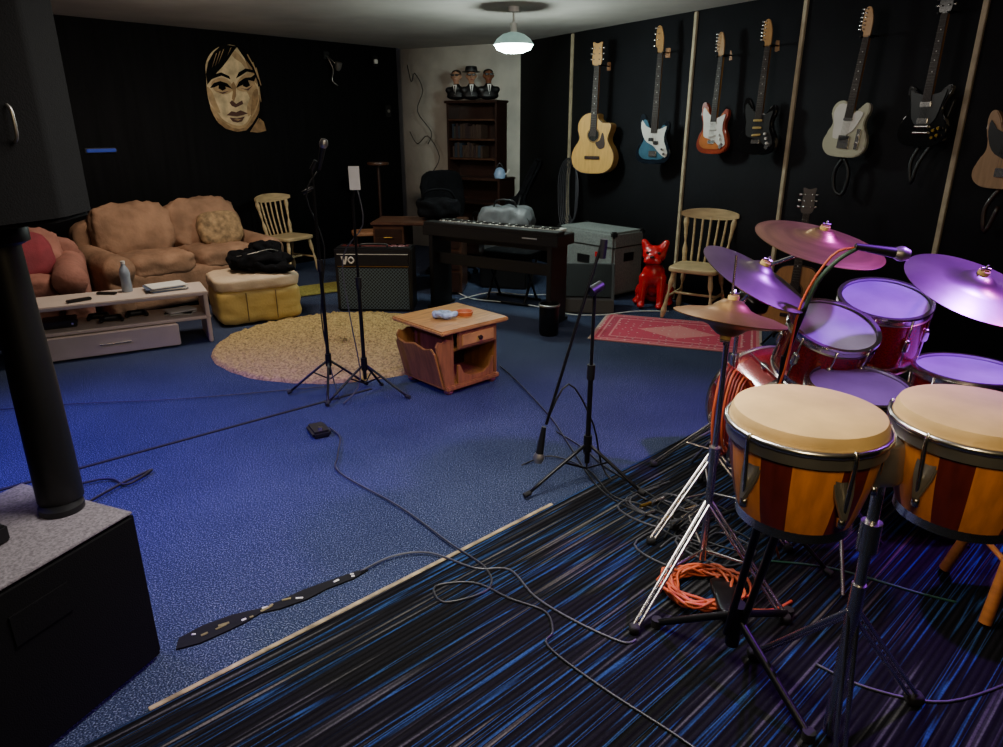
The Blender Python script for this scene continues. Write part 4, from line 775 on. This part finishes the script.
rod(g,'chrome_pole',Bq(.9,1.48,.02),Bq(.9,1.48,.9),.014,CHR); rod(g,'pole_collar',Bq(.9,1.48,.6),Bq(.9,1.48,.68),.025,CHR); rod(g,'pole_sleeve',Bq(.9,1.48,.02),Bq(.9,1.48,.5),.018,CHR)
for x,y in ((.8,1.42),(.97,1.42)): rod(g,'mount_%d'%int(x*100),Bq(x,y,.86),Bq(.9,1.48,.8),.012,CHR)
for q,(fx,fy_) in enumerate(((-.02,-.1),(.3,.12),(-.1,.3))):
    for s in (-.012,.012): rod(g,'chrome_leg_%d_%d'%(q,s>0),Bq(.9+s,1.48,.42),Bq(.9+fx+s,1.48+fy_,.02),.007,CHR)
    soft(g,'chrome_foot_%d'%q,(.05,.04,.035),Bq(.9+fx,1.48+fy_,.018),RUB,n=4,div=3)
hub=(.72,1.78)
for q,(fx,fy_) in enumerate(((.52,1.93),(.84,1.47),(.98,1.98))):
    rod(g,'black_leg_%d'%q,Bq(hub[0],hub[1],.17),Bq(fx,fy_,.014),.012,BLKM); rod(g,'black_foot_%d'%q,Bq(fx,fy_,.002),Bq(fx,fy_,.03),.018,RUB)
for s in (-.02,.02): rod(g,'black_upright_%d'%(s>0),Bq(hub[0]+s,hub[1],.1),Bq(.68+s*1.5,1.5,.78),.011,BLKM)
rod(g,'black_hub',Bq(hub[0],hub[1],.06),Bq(hub[0],hub[1]-.02,.22),.022,BLKM)
g=G('wooden_stool',(1.80,2.06,SC),0)
lathe(g,'seat',[(0,.47),(.16,.47),(.17,.485),(.16,.5),(0,.5)],PINE)
for q in range(4):
    a=R(216)+q*1.571; rod(g,'leg_%d'%q,(.1*math.cos(a),.1*math.sin(a),.47),(.22*math.cos(a),.22*math.sin(a),0.012),.016,PINE,.02); a2=a+1.571
    rod(g,'rung_%d'%q,(.16*math.cos(a),.16*math.sin(a),.22),(.16*math.cos(a2),.16*math.sin(a2),.22),.01,PINE)

# ---------- floor cables
def cable(nm,pts,mt=CAB,r=.004):
    g=G(nm,(pts[0][0],pts[0][1],0)); tube(g,'cable_run',[(x-pts[0][0],y-pts[0][1],r+.0095) for x,y in pts],r,mt,6,seg=8); return g
cable('floor_cable',[(-.95,3.55),(-.867,3.42),(-.83,3.2),(-.78,3.02),(-.446,2.7),(-.21,2.42),(-.06,2.25),(-.05,2.12),(-.2,2.05),(-.24,2.14),(-.1,2.16),(.03,2.07),(.15,2.0),(.17,1.9),(.15,1.83),(.295,1.66),(.51,1.45),(.62,1.3),(.7,.9)],CAB2,.004)
cable('floor_cable',[(-.53,2.23),(-.42,2.33),(-.28,2.35),(-.1,2.25),(.03,2.24),(.12,2.08),(.25,1.95),(.39,1.85),(.44,1.86)],CAB3,.004)
cable('floor_cable',[(-.01,4.6),(.1,4.3),(.28,3.7),(.36,3.3),(.456,2.85),(.6,2.65),(.68,2.6),(.8,2.45),(.95,2.35)])
cable('floor_cable',[(.3,3.5),(.42,3.3),(.5,3.1),(.62,2.9),(.75,2.7),(.9,2.6)])
cable('floor_cable',[(.1,3.1),(.25,3.2),(.42,3.05),(.5,2.8),(.62,2.72),(.72,2.6),(.66,2.45)])
cable('floor_cable',[(-3.2,3.75),(-2.6,3.9),(-2.0,3.98),(-1.5,4.1),(-1.13,4.2)],CAB2,.003)
cable('floor_cable',[(-2.2,2.7),(-1.9,2.95),(-1.75,2.9),(-1.7,3.05),(-1.78,2.9),(-1.85,2.7)],CAB,.006)
cable('floor_cable',[(.98,1.75),(1.1,1.65),(1.3,1.6),(1.6,1.7)],CAB3)
cable('floor_cable',[(1.0,2.3),(1.25,2.25),(1.5,2.1),(1.6,2.05)],mat('green_cable','#1f4a36',.5))
cable('white_floor_cable',[(-.5,7.0),(-.3,6.6),(0,6.45),(.3,6.3),(.6,6.0),(.9,5.98),(1.2,6.1),(1.5,6.1)],WHT2,.005)
cable('white_floor_cable',[(-.4,6.55),(-.1,6.85),(.2,6.75),(.45,6.75)],WHT2,.005)
g=G('coiled_orange_cable',(.72,2.1,SC))
pts=[]
for i in range(110):
    a=i*.62; rr=.085+.045*random.random(); pts.append((rr*math.cos(a)*1.2+.02*math.sin(i*.13),rr*math.sin(a),.012+.045*random.random()))
tube(g,'coil',pts+[(.2,-.1,.008),(.3,-.05,.008)],.0055,ORC,4,seg=7)
for q in range(8):
    x,y=random.uniform(.55,.95),random.uniform(2.35,2.75)
    cable('floor_cable',[(x,y),(x+.1,y+.08),(x+.2,y-.05),(x+.05,y-.15),(x-.1,y+.02),(x+.12,y+.2)],(CAB,CAB3,CAB2,CAB3)[q%4])
g=G('cable_plug_tangle',(.7,2.66,SC))
for q in range(9):
    a=q*.9; rod(g,'jack_plug_%d'%q,(.1*math.cos(a),.08*math.sin(a),.01),(.1*math.cos(a)+.05,.08*math.sin(a)+.03,.01),.008,GOLD if q%2 else CHR)

# ---------- lights
def area(n,loc,tgt,size,col,e,spread=180):
    l=bpy.data.lights.new(n,'AREA');l.size=size;l.color=col;l.energy=e;l.spread=R(spread)
    o=bpy.data.objects.new(n,l);COL.objects.link(o);o.location=loc;o.rotation_euler=(Vector(tgt)-Vector(loc)).to_track_quat('-Z','Y').to_euler()
def spot(n,loc,tgt,ang,col,e,r=.05,bl=.6):
    l=bpy.data.lights.new(n,'SPOT');l.spot_size=R(ang);l.spot_blend=bl;l.color=col;l.energy=e;l.shadow_soft_size=r
    o=bpy.data.objects.new(n,l);COL.objects.link(o);o.location=loc;o.rotation_euler=(Vector(tgt)-Vector(loc)).to_track_quat('-Z','Y').to_euler()
def pt(n,loc,col,e,r=.1):
    l=bpy.data.lights.new(n,'POINT');l.color=col;l.energy=e;l.shadow_soft_size=r
    o=bpy.data.objects.new(n,l);COL.objects.link(o);o.location=loc
pt('pendant_bulb_light',(.1,6.4,2.06),(.85,1,.95),58,.12)
pt('added_room_fill',(-.1,2.7,2.1),(1,.93,.84),30,.2)  # added unseen fill point, brightens the ceiling and room; no real bulb here
area('ceiling_panel_light',(-.1,2.1,2.44),(-.1,2.2,0),.9,(1,.95,.9),44,120)
area('sofa_ceiling_light',(-2.2,5.4,2.44),(-2.6,6.0,0),.6,(1,.84,.68),46)
spot('blue_stage_light',(-2.9,2.5,2.3),(-2.05,3.1,0),78,(.16,.06,1),620,.05,.9)
spot('purple_stage_light',(2.35,2.5,2.35),(1.6,2.55,.95),80,(.40,.05,1),430)
spot('magenta_stage_light',(2.7,2.2,2.3),(1.75,2.4,.95),34,(1,.12,.9),80)
area('warm_bongo_light',(.2,.1,2.1),(.85,1.5,.8),.4,(1,.76,.42),18)
pt('guitar_wall_light',(1.0,4.6,2.3),(1,.93,.85),15,.2)
w=bpy.data.worlds.new('world');bpy.context.scene.world=w;w.use_nodes=True;w.node_tree.nodes['Background'].inputs[0].default_value=(.02,.022,.03,1);w.node_tree.nodes['Background'].inputs[1].default_value=.5
# ---------- camera
cd=bpy.data.cameras.new('camera');cd.sensor_width=36;cd.lens=700/1003*36;cd.clip_start=.05
co=bpy.data.objects.new('camera',cd);COL.objects.link(co);co.location=(0,0,1.6);co.rotation_euler=(R(90-19.65),0,0);bpy.context.scene.camera=co
